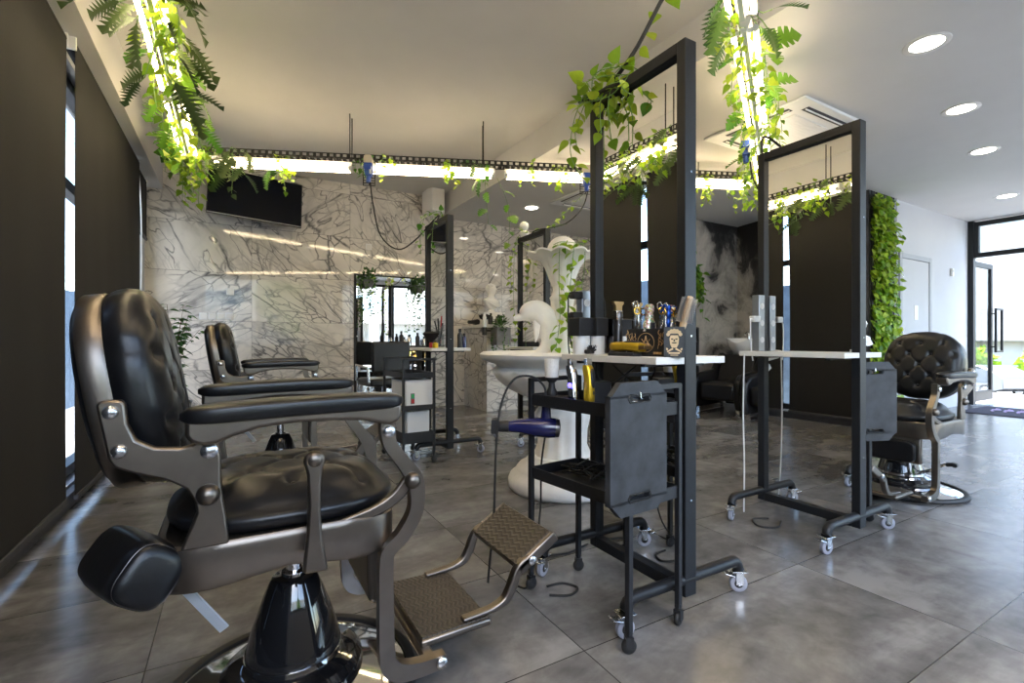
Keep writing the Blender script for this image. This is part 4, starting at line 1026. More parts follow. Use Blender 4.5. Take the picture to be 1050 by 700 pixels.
# blue sockets on perforated drops
def socket(label, p, rz, brk=True):
    t = thing('blue_socket',label,'power socket',(p[0],p[1],0),rz,'blue sockets on the light bars')
    if brk:
        b = MB()
        for x in (-.055,.055): b.box((x-.004,-.002,2.50),(x+.004,.002,2.80))
        for k in range(13): b.box((-.055,-.002,2.50+k*.0245),(.055,.002,2.506+k*.0245))
        b.box((-.004,-.002,2.5),(.004,.002,2.8)); b.build('perforated_bracket','rubber',t,smooth=0)
    MB().prism([(-.042,2.70),(.042,2.70),(.042,2.745),(.028,2.775),(-.028,2.775),(-.042,2.745)],-.075,-.004).build('cap','cream_plastic',t,bevel=.006)
    MB().prism([(-.040,2.70),(.040,2.70),(.044,2.62),(.030,2.575),(-.026,2.575),(-.034,2.62)],-.078,-.006).box((-.035,-.10,2.63),(.03,-.07,2.675)).build('housing','socket_blue',t,bevel=.006)
    MB().box((-.02,-.084,2.642),(.005,-.077,2.668)).box((.014,-.09,2.59),(.034,-.04,2.66)).build('marking','white_plastic',t,bevel=.003)
    MB().lathe([(.022,2.52),(.024,2.58),(0,2.58)],16,(0,-.04,0)).build('plug','socket_blue',t)
dAB = (PB-PA).normalized(); nAB = V((dAB.y,-dAB.x,0)); anAB = math.atan2(dAB.y,dAB.x)
def abx(px):                     # point of the cross bar seen at pixel column px
    k = (px-525)/493; rx, ry = .8660254*k+.5, .8660254-.5*k
    s = (PA.x*ry-PA.y*rx)/(dAB.y*rx-dAB.x*ry); return PA+dAB*s
s1 = abx(380)+nAB*.085; s2 = abx(598)+nAB*.085
socket('blue power socket hanging on the cross bar left of the fountain',s1,anAB)
socket('blue power socket hanging on the cross bar beside the nearest mirror frame',s2,anAB)
dBC = (PC-PB).normalized(); s3 = PB+dBC*1.35+V((-.0866*.9,.146*.9,0))*.0+V((-.12,.20,0))*.45
socket('blue power socket under the right light bar, above the right mirror',s3,rad(-55),False)
cable('black cable looping from the left blue socket to the rear mirror station',[(s1.x,s1.y-.04,2.53),(s1.x+.03,s1.y-.04,2.3),(s1.x+.10,s1.y-.05,2.02),(s1.x+.26,s1.y-.08,1.90),(s1.x+.42,s1.y-.12,2.0),(1.60,4.12,2.14),(1.62,4.18,2.12)],.007)
cable('black cable dropping from the middle blue socket to the fountain side mirror',[(s2.x,s2.y-.04,2.53),(s2.x-.04,s2.y,2.36),(s2.x-.18,s2.y+.1,2.2),(2.66,4.1,2.13),(2.66,4.2,2.11)],.007)
cable('black cable hanging in a loop from the right blue socket into the leaves',[(s3.x,s3.y-.04,2.53),(s3.x+.02,s3.y-.05,2.4),(s3.x+.06,s3.y-.1,2.25),(s3.x+.02,s3.y-.2,2.18),(2.74,1.75,2.2),(2.72,1.62,2.12)],.007)
q0 = on_bar(PB,PC,4.0)
cable('thick black cable coming down from the light bar and coiling on the nearest mirror frame',[(q0.x,q0.y,2.74),(1.62,1.30,2.62),(1.52,1.38,2.42),(1.46,1.50,2.22),(1.44,1.66,2.13),(1.40,1.78,2.12),(1.45,1.82,2.15),(1.50,1.72,2.13),(1.48,1.58,2.12),(1.42,1.52,2.10),(1.36,1.62,2.07),(1.42,1.74,2.09)],.009,n=8)

# ------------------------------------------------------------------ greenery on the bars
def drops(n, spread, lo, hi, step, L, kind='ivy', ax=V((1,0,0)), z0=.02, out=.08):
    r = []
    for i in range(n):
        a = ax*random.uniform(-spread,spread); o = ax.cross(V((0,0,1)))*random.uniform(-out,out)*1.2; l = random.uniform(lo,hi); j = rv(.05)
        r.append(([a+V((0,0,.06)),a+o*1.0+V((0,0,z0)),a+o*1.25+j*.6+V((0,0,-l*.5)),a+o*1.2+j+V((0,0,-l))],step,L,kind))
    return r
def clump(label, p, ax, n, spread, lo, hi, seed, step=.042, L=.062, m='leaf_lime', ferns=0, mon=0, group='vines on the light bars', out=.08, fl=.22, mm='leaf_dark', fz=-.12):
    random.seed(seed*13+1); S_ = drops(n,spread,lo,hi,step,L,'ivy',ax,.02,out); lst = []; kd = 'fern' if ferns else 'monstera'
    for i in range(ferns or mon):
        a = random.uniform(0,6.28); side = ax.cross(V((0,0,1)))*random.choice((-1,1)); b = ax*random.uniform(-spread,spread)+side*random.uniform(.03,.10)+V((0,0,random.uniform(fz,.10)))
        d = side*random.uniform(.2,1.)+ax*random.uniform(-.8,.8)+V((0,0,random.uniform(-1.2,.1))); ll = fl*random.uniform(.6,1.0); lst.append((b,d,ll,ll*(.62 if ferns else .85)))
    return vine(label,(p.x,p.y,2.76),S_,m=m,group=group,extra=(kd,mm,lst) if lst else None,seed=seed)
Yax = V((0,1,0))
for i, (y, n, sp, lo, hi, fe, mo, lab) in enumerate((
    (2.90,7,.22,.12,.34,12,0,'ferny vine on the left light bar at the top edge of the picture'),
    (3.30,8,.20,.12,.36,12,0,'vine with dark palmate fronds on the left light bar below the topmost one'),
    (3.85,9,.26,.12,.36,0,7,'vine with split monstera leaves half way along the left light bar'),
    (4.45,10,.26,.14,.38,5,0,'lime vine with fern fronds on the left light bar above the marble wall corner'),
    (5.05,11,.22,.16,.42,0,8,'dense lime vine with round split leaves near the far end of the left light bar'),
    (5.38,8,.10,.18,.50,0,6,'vine trailing lowest at the far end of the left light bar'),
    (2.45,6,.22,.12,.3,7,0,'vine on the left light bar just above the picture, seen in the mirrors'),
    (1.6,5,.25,.1,.3,5,0,'vine on the left light bar over the nearest chair, seen in the mirrors'))):
    clump(lab,V((-.36,y,0)),Yax,n,sp,lo,hi,20+i,ferns=fe,mon=mo,L=.066,mm='leaf_mid' if mo else ('leaf_olive' if i in (0,1,6) else 'leaf_mid'),fl=.24 if fe else .19,fz=-.36 if i in (0,1) else -.14)
for px, n, sp, lo, hi, fe, mo, m, lab in ((240,3,.14,.18,.34,10,0,'leaf_olive','dark olive fern hanging over the left corner of the television'),
    (285,8,.16,.10,.28,2,0,'leaf_lime','lime vine hanging in front of the television on the cross bar'),
    (372,7,.10,.06,.18,0,0,'leaf_mid','small green tuft beside the left blue socket'),(398,5,.06,.06,.20,0,0,'leaf_lime','short lime sprig right of the left blue socket'),
    (460,9,.08,.05,.18,0,0,'leaf_lime','lime sprigs on the cross bar left of the monstera plant'),
    (492,3,.09,.10,.26,0,7,'leaf_mid','monstera plant with dark leaves draped over the middle of the cross bar'),
    (541,6,.09,.06,.18,0,0,'leaf_lime','thin lime sprig right of the monstera on the cross bar'),(575,7,.09,.08,.24,0,0,'leaf_lime','lime sprig beside the middle blue socket'),
    (727,9,.14,.10,.32,0,0,'leaf_lime','lime vine on the cross bar between the two near mirrors'),(752,9,.14,.12,.36,0,0,'leaf_lime','lime vine at the right end of the cross bar')):
    clump(lab,abx(px),dAB,n,sp,lo,hi,px,m=m,ferns=fe,mon=mo,L=.056,fl=.28 if fe else .18,mm='leaf_olive' if m == 'leaf_olive' else 'leaf_dark')
aq = abx(508)
vine('two long trailing stems of split leaves hanging below the cross bar',(aq.x,aq.y,2.66),[([V((-.12,0,0)),V((-.13,-.05,-.25)),V((-.11,-.06,-.50))],.16,.12,'monstera',.8),([V((.02,0,0)),V((.10,-.05,-.22)),V((.13,-.06,-.45)),V((.12,-.06,-.68))],.13,.13,'monstera',.75)],m='leaf_mid',group='vines on the light bars',seed=9)
for i, (s, n, sp, lo, hi, fe, mo, lab) in enumerate((
    (.25,9,.22,.18,.50,0,0,'thick lime vine at the far low end of the right light bar'),
    (.75,9,.22,.16,.46,5,0,'lime vine with fronds on the right light bar behind the right mirror'),
    (1.5,8,.24,.16,.40,0,5,'vine with split leaves on the right light bar beside the blue socket'),
    (2.1,8,.22,.14,.40,0,6,'large leaved monstera vine on the right light bar above the right mirror'),
    (2.65,7,.2,.12,.34,0,4,'lime and monstera vine on the right light bar under the step in the ceiling'),
    (3.15,6,.18,.10,.34,8,0,'dark fern on the right light bar at the top edge of the picture'))):
    clump(lab,on_bar(PB,PC,s),dBC,n,sp,lo,hi,60+i,ferns=fe,mon=mo,L=.062,mm='leaf_mid' if mo else 'leaf_dark',fl=.22 if fe else .17,out=.10)
# ivy with the cable on the mirror frames and the fountain
vine('lime ivy curled over the far top corner of the nearest mirror frame',(1.44,1.72,2.11),[([V((.02,.02,.02)),V((-.06,.0,.06)),V((-.02,-.12,.05)),V((.05,-.2,.02)),V((.0,-.14,-.04)),V((-.07,-.02,-.02))],.017,.068),([V((.03,.06,.03)),V((-.05,-.05,.08)),V((.02,-.18,.07)),V((.06,-.24,.02))],.022,.066),([V((-.02,-.24,.0)),V((-.05,-.16,-.06)),V((-.08,-.05,-.05)),V((-.05,.06,.0))],.022,.062),([V((-.03,-.14,.0)),V((-.07,-.16,-.12)),V((-.06,-.17,-.26))],.05,.055),([V((-.05,.02,.03)),V((-.09,.05,-.1)),V((-.10,.06,-.25)),V((-.06,.02,-.37))],.04,.062),([V((-.04,-.1,.0)),V((-.08,-.12,-.1)),V((-.08,-.13,-.22))],.05,.055),([V((-.05,-.2,.0)),V((-.07,-.25,-.08)),V((-.06,-.29,-.12))],.035,.06),([V((.0,-.08,.05)),V((.04,-.22,.14)),V((.09,-.33,.32)),V((.16,-.42,.52)),V((.22,-.50,.6))],.075,.072),([V((-.02,.06,0)),V((-.05,.09,-.12)),V((-.03,.1,-.2))],.05,.05)],m='leaf_lime',seed=3,extra=None)
vine('ivy trailing along the cable at the top of the rear mirror behind the trolley',(1.62,4.0,2.13),[([V((.05,.3,.02)),V((0,.1,.05)),V((-.15,0,-.02)),V((-.25,-.05,-.12))],.04,.055),([V((-.08,0,.02)),V((-.12,-.02,-.15)),V((-.13,-.02,-.34))],.05,.05),([V((-.2,-.04,-.05)),V((-.24,-.05,-.2)),V((-.24,-.05,-.38))],.05,.05)],m='leaf_mid',seed=4)
vine('ivy hanging down the frame of the mirror behind the fountain',(2.62,4.40,2.10),[([V((.2,-.6,.05)),V((.1,-.3,.04)),V((0,0,.02)),V((-.04,.02,-.2)),V((-.05,.02,-.6)),V((-.03,.02,-1.0)),V((-.05,.02,-1.3))],.075,.062),([V((0,0,.02)),V((-.1,-.02,-.25)),V((-.1,-.02,-.55))],.07,.06),([V((s2.x-2.62-.03,s2.y-4.4,.4)),V((.26,-.5,.2)),V((.15,-.35,.06))],.04,.055)],m='leaf_lime',seed=6)
fo = V((1.96,2.70,1.6)); fx = V((.866,-.5,0)); fy = V((-.5,-.866,0))
vine('ivy garland trailing from the shell top down the fountain column',tuple(fo),[([fx*-.10+V((0,0,.04)),fx*-.03+fy*.13+V((0,0,.06)),fx*.08+fy*.14+V((0,0,.05)),fx*.15+fy*.06+V((0,0,.06))],.026,.06),([fx*.06+fy*.2+V((0,0,.04)),fx*.05+fy*.24+V((0,0,0)),fx*.04+fy*.20+V((0,0,-.15)),fx*.02+fy*.14+V((0,0,-.4)),fx*.03+fy*.15+V((0,0,-.66))],.036,.066),([fx*-.02+fy*.2+V((0,0,.04)),fx*-.04+fy*.23+V((0,0,0)),fx*-.04+fy*.17+V((0,0,-.2)),fx*-.03+fy*.13+V((0,0,-.45)),fx*-.06+fy*.15+V((0,0,-.66))],.042,.066),([fx*.12+fy*.15+V((0,0,.04)),fx*.13+fy*.18+V((0,0,-.05)),fx*.11+fy*.13+V((0,0,-.28)),fx*.08+fy*.11+V((0,0,-.5))],.07,.058)],name='ivy_garland',m='leaf_lime',seed=8)
# ================================================================== ceiling fittings
def downlight(label, x, y, z=HL):
    t = thing('downlight',label,'ceiling light',(x,y,z),0,'recessed downlights')
    MB().lathe([(.088,-.002),(.118,-.006),(.122,-.004),(.122,.0),(.088,.0)],40).build('trim_ring','shelf_white',t,smooth=40)
    MB().lathe([(.0,-.0015),(.089,-.0015),(.089,.0),(0,.0)],40).build('lens','tube_cool',t,smooth=0)
for x, y, lab in ((3.83,1.335,'round downlight nearest the camera at the top right of the ceiling'),(5.15,1.57,'second round downlight from the camera on the right ceiling'),(6.47,1.80,'third round downlight of the row leading to the entrance'),(8.74,2.21,'farthest round downlight of the row, above the entrance glass'),
    (3.66,5.78,'round downlight over the reception counter behind the fountain'),(4.9,4.9,'round downlight over the wash area, seen past the near mirrors'),(3.2,.1,'round downlight over the station, above the picture'),(6.3,.2,'round downlight near the rear glass, seen in reflections'),(8.3,.4,'round downlight by the entrance front, seen in reflections')): downlight(lab,x,y)
def cassette(label, x0, y0, x1, y1):
    t = thing('air_conditioner',label,'air conditioner',((x0+x1)/2,(y0+y1)/2,HL),0,'ceiling cassettes'); a, b = (x1-x0)/2, (y1-y0)/2
    MB().prism([(-a,-b),(a,-b),(a,b),(-a,b)],-.022,0,'z').build('panel','white_plastic',t,bevel=.012,smooth=40)
    g = MB().box((-a*.56,-b*.56,-.030),(a*.56,b*.56,-.022))
    for k in range(18): g.box((-a*.52,-b*.52+k*b*.06,-.032),(a*.52,-b*.52+k*b*.06+.008,-.030))
    g.build('intake_grille','white_plastic',t,smooth=0)
    for q in (-1,1):
        for w, s in ((MB().box((-a*.62,q*b*.78-.03,-.0245),(a*.62,q*b*.78+.03,-.0215)),'x'),(MB().box((q*a*.78-.03,-b*.62,-.0245),(q*a*.78+.03,b*.62,-.0215)),'y')):
            sl = w.build('air_slot','soffit_dark',t,smooth=0); f = MB()
            if s == 'x': f.box((-a*.6,q*b*.78-.004,-.034),(a*.6,q*b*.78+.004,-.024))
            else: f.box((q*a*.78-.004,-b*.6,-.034),(q*a*.78+.004,b*.6,-.024))
            f.build('vane','white_plastic',sl,smooth=0)
cassette('square white ceiling air conditioner over the right mirror station',3.80,2.07,4.74,3.0)
cassette('square white ceiling air conditioner farther back over the fountain',3.72,4.5,4.62,5.44)

# ================================================================== marble wall: television, mirror, sockets
t = thing('television','flat black television hung tilted high on the marble wall','television',(.235,6.62,2.745))
t.rotation_euler = (rad(-12),rad(3.2),rad(3))
MB().box((-.51,-.018,-.292),(.51,.022,.292)).build('bezel','box_black',t,bevel=.005,smooth=0)
MB().box((-.50,-.0195,-.278),(.50,-.0175,.284)).build('screen','screen',t,smooth=0)
MB().box((-.505,-.021,-.2915),(.505,-.017,-.284)).build('bottom_trim','steel',t,smooth=0)
MB().box((-.16,.022,-.12),(.16,.06,.12)).box((-.03,.05,-.04),(.03,.318,.04)).build('wall_bracket','rubber',t,smooth=0)
t = thing('wall_speaker','white loudspeaker hung at the ceiling step by the marble wall','speaker',(2.53,6.70,3.03))
MB().prism([(-.13,-.12),(-.09,-.21),(.09,-.21),(.13,-.12),(.13,.12),(-.13,.12)],-.16,.165,'z').build('cabinet','white_plastic',t,bevel=.006)
MB().prism([(-.085,-.215),(.085,-.215),(.085,-.21),(-.085,-.21)],-.13,.14,'z').build('grille','shelf_white',t,bevel=.004)
MB().box((-.03,.1,-.05),(.03,.26,.05)).build('bracket','steel',t)
def wplate(label, px, py, s=.085, toggles=1, Y=BW, group='switches and sockets on the marble wall'):
    k = (px-525)/493; d = Y/(.8660254-.5*k); x = .8660254*k*d+.5*d; z = 1-(py-350)/493*d
    t = thing('wall_socket',label,'socket',(x,Y,z),0,group)
    MB().box((-s/2,-.012,-s/2),(s/2,0,s/2)).build('plate','white_plastic',t,bevel=.004)
    MB().box((-s*.34,-.016,-s*.34),(s*.34,-.011,s*.34)).build('rocker','shelf_white',t,bevel=.003)
for i, px in enumerate((208.5,217.5,226.5,235)): wplate(('leftmost','second from the left','third from the left','rightmost')[i]+' of the four white sockets in a row on the marble wall',px,324)
wplate('single white switch above the row of four sockets on the marble wall',236,299)
wplate('white switch on the marble wall left of the rear mirror station',378,253)
wplate('white thermostat plate on the marble wall left of the fountain mirror',527,266)
wplate('white switch on the marble wall above the marble counter',491,309)
t = thing('wall_mirror','tall mirror on the marble wall behind the salon chair','mirror',(2.01,BW-.012,0))
MB().box((-.53,-.012,.05),(.53,.012,1.93)).build('glass','mirror',t,smooth=0)
f = MB()
for x in (-.545,.545): f.box((x-.015,-.018,.03),(x+.015,.012,1.95))
f.box((-.53,-.018,.03),(.53,.012,.05)).box((-.53,-.018,1.93),(.53,.012,1.95)); f.build('frame','frame_black',t,smooth=0)
def fluffy(label, loc, n, r, trail, seed, m='leaf_dark', name='hanging_plant', cat='plant', group=None, pot=None):
    random.seed(seed); t = thing(name,label,cat,loc,0,group); L = MB(); St = MB()
    for i in range(n):
        a = random.uniform(0,6.28); e = random.uniform(-.3,1.4); d = V((cos(a)*cos(e),sin(a)*cos(e),sin(e))); p = d*r*random.uniform(.3,1.); leaf(L,p,d+rv(.5),V((0,0,1))+rv(.6),.05,.03,'ivy')
        if i % 6 == 0: St.tube([(0,0,-.03),p*.6,p],.002,4)
    for i in range(trail):
        a = random.uniform(0,6.28); b = V((cos(a)*r*.6,sin(a)*r*.6,0)); l = random.uniform(.2,.9)*r*5; P = [b*.5,b*1.1+V((0,0,-.05)),b*1.2+rv(.03)+V((0,0,-l*.5)),b*1.15+rv(.04)+V((0,0,-l))]; strand(L,St,P,.03,.035,'ivy')
    L.build('leaves',m,t,smooth=80); St.build('stems','stem_green',t)
    (pot or MB().lathe([(.05,-.10),(.07,-.03),(.075,0),(.065,0),(.05,-.03),(0,-.03)],20)).build('pot','pot_grey',t)
    return t
fluffy('trailing plant hung at the upper left corner of the wall mirror',(1.62,6.80,1.86),120,.15,9,31,group='plants at the wall mirror')
fluffy('trailing plant hung at the upper right corner of the wall mirror',(2.36,6.80,1.82),120,.15,10,32,group='plants at the wall mirror')
# salon chair before it
t = thing('salon_chair','black salon chair with square back standing before the wall mirror','chair',(1.66,6.15,0),rad(8))
MB().box((-.25,-.24,.62),(.25,-.19,1.0)).build('backrest','leather',t,bevel=.03,seg=3,smooth=50)
MB().box((-.25,-.2,.44),(.25,.26,.54)).build('seat','leather',t,bevel=.03,seg=3,smooth=50)
for s in (-1,1): MB().tube([(s*.28,-.20,.50),(s*.29,-.20,.68),(s*.29,.2,.70),(s*.28,.22,.50)],.016,8).build('armrest','steel',t)
MB().lathe([(.03,.05),(.03,.44),(0,.44)],20).build('column','steel',t)
MB().lathe([(.25,0),(.25,.015),(.06,.035),(.04,.06),(0,.06)],36).build('base','steel',t,smooth=40)
# dark console with bottles next to the mirror
t = thing('console_table','low black console table with bottles in front of the wall mirror','table',(2.25,6.45,0))
MB().box((-.36,-.16,.90),(.36,.16,.94)).build('top','dark_shelf',t,bevel=.004)
for x in (-.33,.33): MB().box((x-.02,-.14,0),(x+.02,.14,.90)).build('leg','dark_shelf',t)
MB().box((-.31,-.14,.35),(.31,.14,.38)).build('shelf','dark_shelf',t)
random.seed(21)
def bottle(label, loc, h, r, m, cap='rubber', group='bottles and jars'):
    t = thing('bottle',label,'bottle',loc,0,group)
    MB().lathe([(0,0),(r,0),(r,h*.66),(r*.75,h*.75),(r*.4,h*.8),(r*.4,h*.84),(0,h*.84)],18).build('body',m,t,smooth=40)
    MB().lathe([(r*.5,h*.83),(r*.5,h),(0,h)],14).build('cap',cap,t,smooth=40)
for i, (x, h, m, lab) in enumerate(((-.28,.20,'box_black','tall black bottle at the left end of the console'),(-.16,.15,'chrome','small silver bottle second along the console'),(-.05,.18,'box_black','black bottle in the middle of the console'),(.06,.13,'steel','squat grey bottle right of the middle of the console'),(.16,.17,'navy','dark blue bottle on the console'),(.27,.14,'box_black','black jar at the right end of the console'))):
    bottle(lab,(2.25+x,6.43+.04*(i%2),.94),h,.03,m,group='bottles on the console')
# potted ficus in the corner
def potted(label, loc, h, n, r, m='leaf_dark'):
    random.seed(17); t = thing('potted_plant',label,'potted plant',loc)
    MB().lathe([(0,0),(.13,0),(.17,.34),(.18,.36),(.165,.36),(.15,.32),(0,.32)],32).build('pot','pot_grey',t,smooth=40)
    MB().lathe([(.152,.318),(0,.325)],24).build('soil','soil',t)
    L = MB(); St = MB()
    for i in range(20):
        a = random.uniform(0,6.28); top = V((cos(a)*r*random.uniform(.3,1),sin(a)*r*random.uniform(.3,1),h*random.uniform(.72,1.))); P = [V((0,0,.3)),V((top.x*.3,top.y*.3,h*.6)),top]; strand(L,St,P,.03,.085,'ivy',.55,.9)
    L.build('leaves',m,t,smooth=80); St.build('stems','trunk',t)
potted('leafy green potted plant in the corner behind the nearest chair back',(-.57,6.25,0),1.40,9,.28)

# ================================================================== rear station: shelf items, white boxes on the trolley
def wbox(label, loc, w, d, h, panel):
    t = thing('white_cabinet',label,'cabinet',loc,rad(2))
    MB().box((-w/2,-d/2,0),(w/2,d/2,h)).build('body','white_plastic',t,bevel=.006)
    b = MB().box((-w/2+.006,-d/2-.006,.008),(w/2-.006,-d/2,h-.008)).build('door','white_plastic',t,bevel=.003)
    if panel:
        p = MB().box((-w*.32,-d/2-.008,h*.18),(-w*.18,-d/2-.004,h*.55)).build('switch_panel','pot_grey',b,bevel=.001)
        MB().box((-w*.30,-d/2-.012,h*.38),(-w*.20,-d/2-.007,h*.52)).build('green_switch','green_plastic',b)
        MB().box((-w*.30,-d/2-.012,h*.21),(-w*.20,-d/2-.007,h*.35)).build('red_switch','red_plastic',b)
wbox('white towel steriliser with red and green switches on the rear trolley middle tray',(1.315,4.0,.446),.235,.36,.235,True)
wbox('plain white box on the bottom tray of the rear trolley',(1.325,4.02,.176),.20,.30,.245,False)
o = MB().lathe([(0,0),(.10,0),(.11,.012),(0,.016)],28).build('white_dish','ceramic'); o.location = (1.36,4.0,.706); tag(o,'flat white dish on the top tray of the rear trolley','dish')
zz = .944
t = thing('powder_brush','fan shaped black powder brush with red handle on the rear station shelf','brush',(1.50,4.02,zz))
MB().lathe([(.018,0),(.02,.03),(.014,.05),(0,.05)],18).build('handle','red_plastic',t)
MB().lathe([(.012,.045),(.05,.09),(.078,.125),(.06,.14),(0,.145)],28,wav=lambda a,z: 1+.03*cos(a*20)).build('bristles','dark_bristle',t,smooth=60)
t = thing('comb_jar','clear jar full of combs and brushes on the rear station shelf','jar',(1.56,3.98,zz))
MB().lathe([(0,0),(.042,0),(.042,.12),(.038,.12),(.038,.006),(0,.006)],24).build('jar','glass',t,smooth=40)
for i, (dx, dy, an, m, h) in enumerate(((-.015,.0,-.25,'rubber',.24),(.0,.012,-.06,'rubber',.26),(.012,-.008,.16,'rubber',.22),(.018,.01,.05,'red_plastic',.28),(-.006,-.014,.3,'gunmetal',.2))):
    MB().box((dx-.006,dy-.002,.01),(dx+.006,dy+.002,h),Mx.Rotation(an,3,'Y')).build('comb',m,t,smooth=0)
bottle('small yellow bottle at the front of the rear station shelf',(1.50,3.92,zz),.06,.025,'yellow_gold',group='bottles on the rear shelf')
bottle('tall teal black bottle right of the rear mirror post',(1.74,3.94,zz),.17,.024,'box_slate',group='bottles on the rear shelf')
bottle('second dark bottle right of the rear mirror post',(1.79,3.96,zz),.13,.022,'navy',group='bottles on the rear shelf')

# ================================================================== marble counter
t = thing('reception_counter','tall marble clad counter in front of the back wall, left of the fountain','counter',(0,0,0))
MB().prism([(3.12,6.12),(3.14,BW-.01),(4.9,BW-.01),(4.9,6.12)],0,1.20,'z').build('marble_body','marble_counter',t,smooth=0)
MB().prism([(3.08,6.08),(3.10,BW-.01),(4.95,BW-.01),(4.95,6.08)],1.20,1.245,'z').build('worktop','shelf_white',t,bevel=.004,smooth=0)
MB().box((3.5,5.78,1.0),(4.9,6.1,1.04)).build('lower_ledge','shelf_white',t,bevel=.004)
zc = 1.245
bust('marble_bust','white classical bust of a curly haired man on the marble counter','bust',(3.47,6.66,1.45),.80,rad(-62))
o = MB().box((-.14,-.11,0),(.14,.11,.205)).build('plinth','plaster',None,bevel=.01); o.location = (3.47,6.66,zc); tag(o,'plaster plinth under the classical bust on the counter','plinth')
def dryer_small(label, loc, rz):
    t = thing('hair_dryer',label,'hair dryer',loc,rz)
    MB().tube([(-.11,0,.045),(-.02,0,.05),(.06,0,.055),(.08,0,.055)],[.024,.03,.042,.036],18).build('body','rubber',t,smooth=60)
    MB().tube([(.03,0,.05),(.07,.06,.02),(.10,.12,.018)],[.02,.018,.016],12).build('handle','rubber',t,smooth=60)
dryer_small('black hair dryer lying at the left end of the marble counter',(3.16,6.62,zc),rad(10))
t = thing('powder_brush','round black brush standing on the marble counter beside the dryer','brush',(3.22,6.4,zc))
MB().lathe([(.02,0),(.024,.05),(.02,.07),(.07,.10),(.085,.14),(.05,.16),(0,.165)],24).build('body','dark_bristle',t,smooth=60)
for i, (x, y, h, m) in enumerate(((3.29,6.35,.15,'box_black'),(3.34,6.42,.18,'box_slate'),(3.40,6.34,.13,'gunmetal'),(3.46,6.4,.16,'box_black'))):
    bottle(('black bottle left in the group','tall dark bottle in the group','short grey bottle in the group','black bottle at the right of the group')[i]+' on the marble counter',(x,y,zc),h,.032,m,group='bottles on the counter')
t = thing('spray_bottle','slim clear and white spray bottle in a dark holder at the counter corner','bottle',(3.03,6.02,1.09))
MB().lathe([(0,.06),(.026,.06),(.027,.25),(.02,.27),(.02,.31),(0,.31)],20).build('bottle','white_plastic',t,smooth=40)
MB().lathe([(0,0),(.034,0),(.034,.11),(.030,.11),(.030,.008),(0,.008)],20).box((.02,.0,.05),(.10,.06,.075)).build('holder','rubber',t,smooth=40)
fl = fluffy('bushy trailing plant in a grey pot hung on the corner of the marble counter',(3.27,5.98,1.20),150,.15,9,41,name='counter_plant',pot=MB().box((-.11,-.09,-.25),(.11,.09,-.0)))
t = thing('picture_stand','pale blue white card stand on the marble counter','stand',(3.62,6.3,zc),rad(-30))
MB().box((-.09,-.006,.0),(.09,.006,.25),Mx.Rotation(rad(-8),3,'X')).build('card','wall_white',t,smooth=0)
MB().box((-.06,-.02,.0),(.06,.07,.012)).build('foot','shelf_white',t)
t = thing('card_terminal','black terminal on the counter right of the pale card stand','terminal',(3.86,6.28,zc),rad(-30))
MB().box((-.13,-.06,0),(.13,.06,.14),Mx.Rotation(rad(-20),3,'X')).build('screen','box_black',t,bevel=.008)
MB().box((-.08,-.06,0),(.08,.06,.02)).build('foot','box_black',t)
t = thing('ball_lamp','white ball lamp standing on top of the mirror behind the fountain','lamp',(2.66,4.35,2.106))
MB().ell((0,0,.115),(.05,.05,.05),24,16).build('globe','white_plastic',t); MB().lathe([(.035,0),(.04,.02),(.055,.045),(.03,.065),(0,.07)],24).build('base','plaster',t)

# ================================================================== wash area behind
def backwash(label, loc, rz):
    t = thing('backwash_unit',label,'wash chair',loc,rz,'backwash units')
    side = [(-.42,.09),(.40,.09),(.46,.30),(.44,.55),(.52,.80),(.40,.84),(.22,.70),(.12,.60),(-.34,.56),(-.46,.48),(-.48,.25)]
    for y0, y1 in ((-.34,-.25),(.25,.34)): MB().prism(side,y0,y1).build('side_panel','leather',t,bevel=.03,seg=3,smooth=50)
    MB().box((-.40,-.25,.20),(.18,.25,.45)).build('seat','leather',t,bevel=.05,seg=3,smooth=50)
    MB().prism([(.12,.40),(.24,.42),(.40,.80),(.30,.82)],-.25,.25).build('backrest','leather',t,bevel=.03,seg=3,smooth=50)
    MB().box((.30,-.2,.09),(.62,.2,.80)).build('pedestal','leather',t,bevel=.02)
    k = MB(); rs = []
    for s_, z in ((.35,.80),(.62,.83),(.9,.93),(1.,1.03),(1.02,1.05),(.96,1.05),(.9,.99),(.5,.88),(.05,.86)):
        rs.append([(.50+.27*s_*cos(2*pi*i/40)*(1.0), .235*s_*sin(2*pi*i/40), z-(.07*max(0,-cos(2*pi*i/40))**6*(1 if z > .98 else 0))) for i in range(40)])
    k.rings(rs).build('basin','ceramic',t,smooth=60)
    MB().tube(spline([(.66,0,1.03),(.66,0,1.12),(.60,0,1.14),(.52,0,1.10)],5),.014,10).build('tap','chrome',t)
    f = MB()
    for y in (-.27,.27): f.box((-.40,y-.02,0),(.40,y+.02,.03)).box((-.38,y-.02,.03),(-.34,y+.02,.1)).box((.34,y-.02,.03),(.38,y+.02,.1))
    f.build('feet','chrome',t)
    return t
backwash('black leather backwash chair with white basin in front of the smoky mural',(6.02,4.32,0),rad(12))
backwash('second backwash chair with white basin, right, mostly hidden by the right mirror',(5.92,3.50,0),rad(12))
t = thing('corner_shelf','black sloped shelf unit with rungs standing left of the mural','shelf',(5.62,4.86,0),0)
MB().prism([(-.45,0),(.30,0),(.30,1.20),(.24,1.36),(.10,1.60),(-.45,1.95)],.12,.15).build('back_panel','dark_shelf',t)
for z in (.35,.70,.98,1.18): MB().box((-.45,-.12,z),(.28,.12,z+.03)).build('shelf','dark_shelf',t)
MB().box((.26,-.12,0),(.29,.12,1.2)).build('side','dark_shelf',t); MB().box((-.45,-.12,0),(-.42,.12,1.9)).build('side','dark_shelf',t)
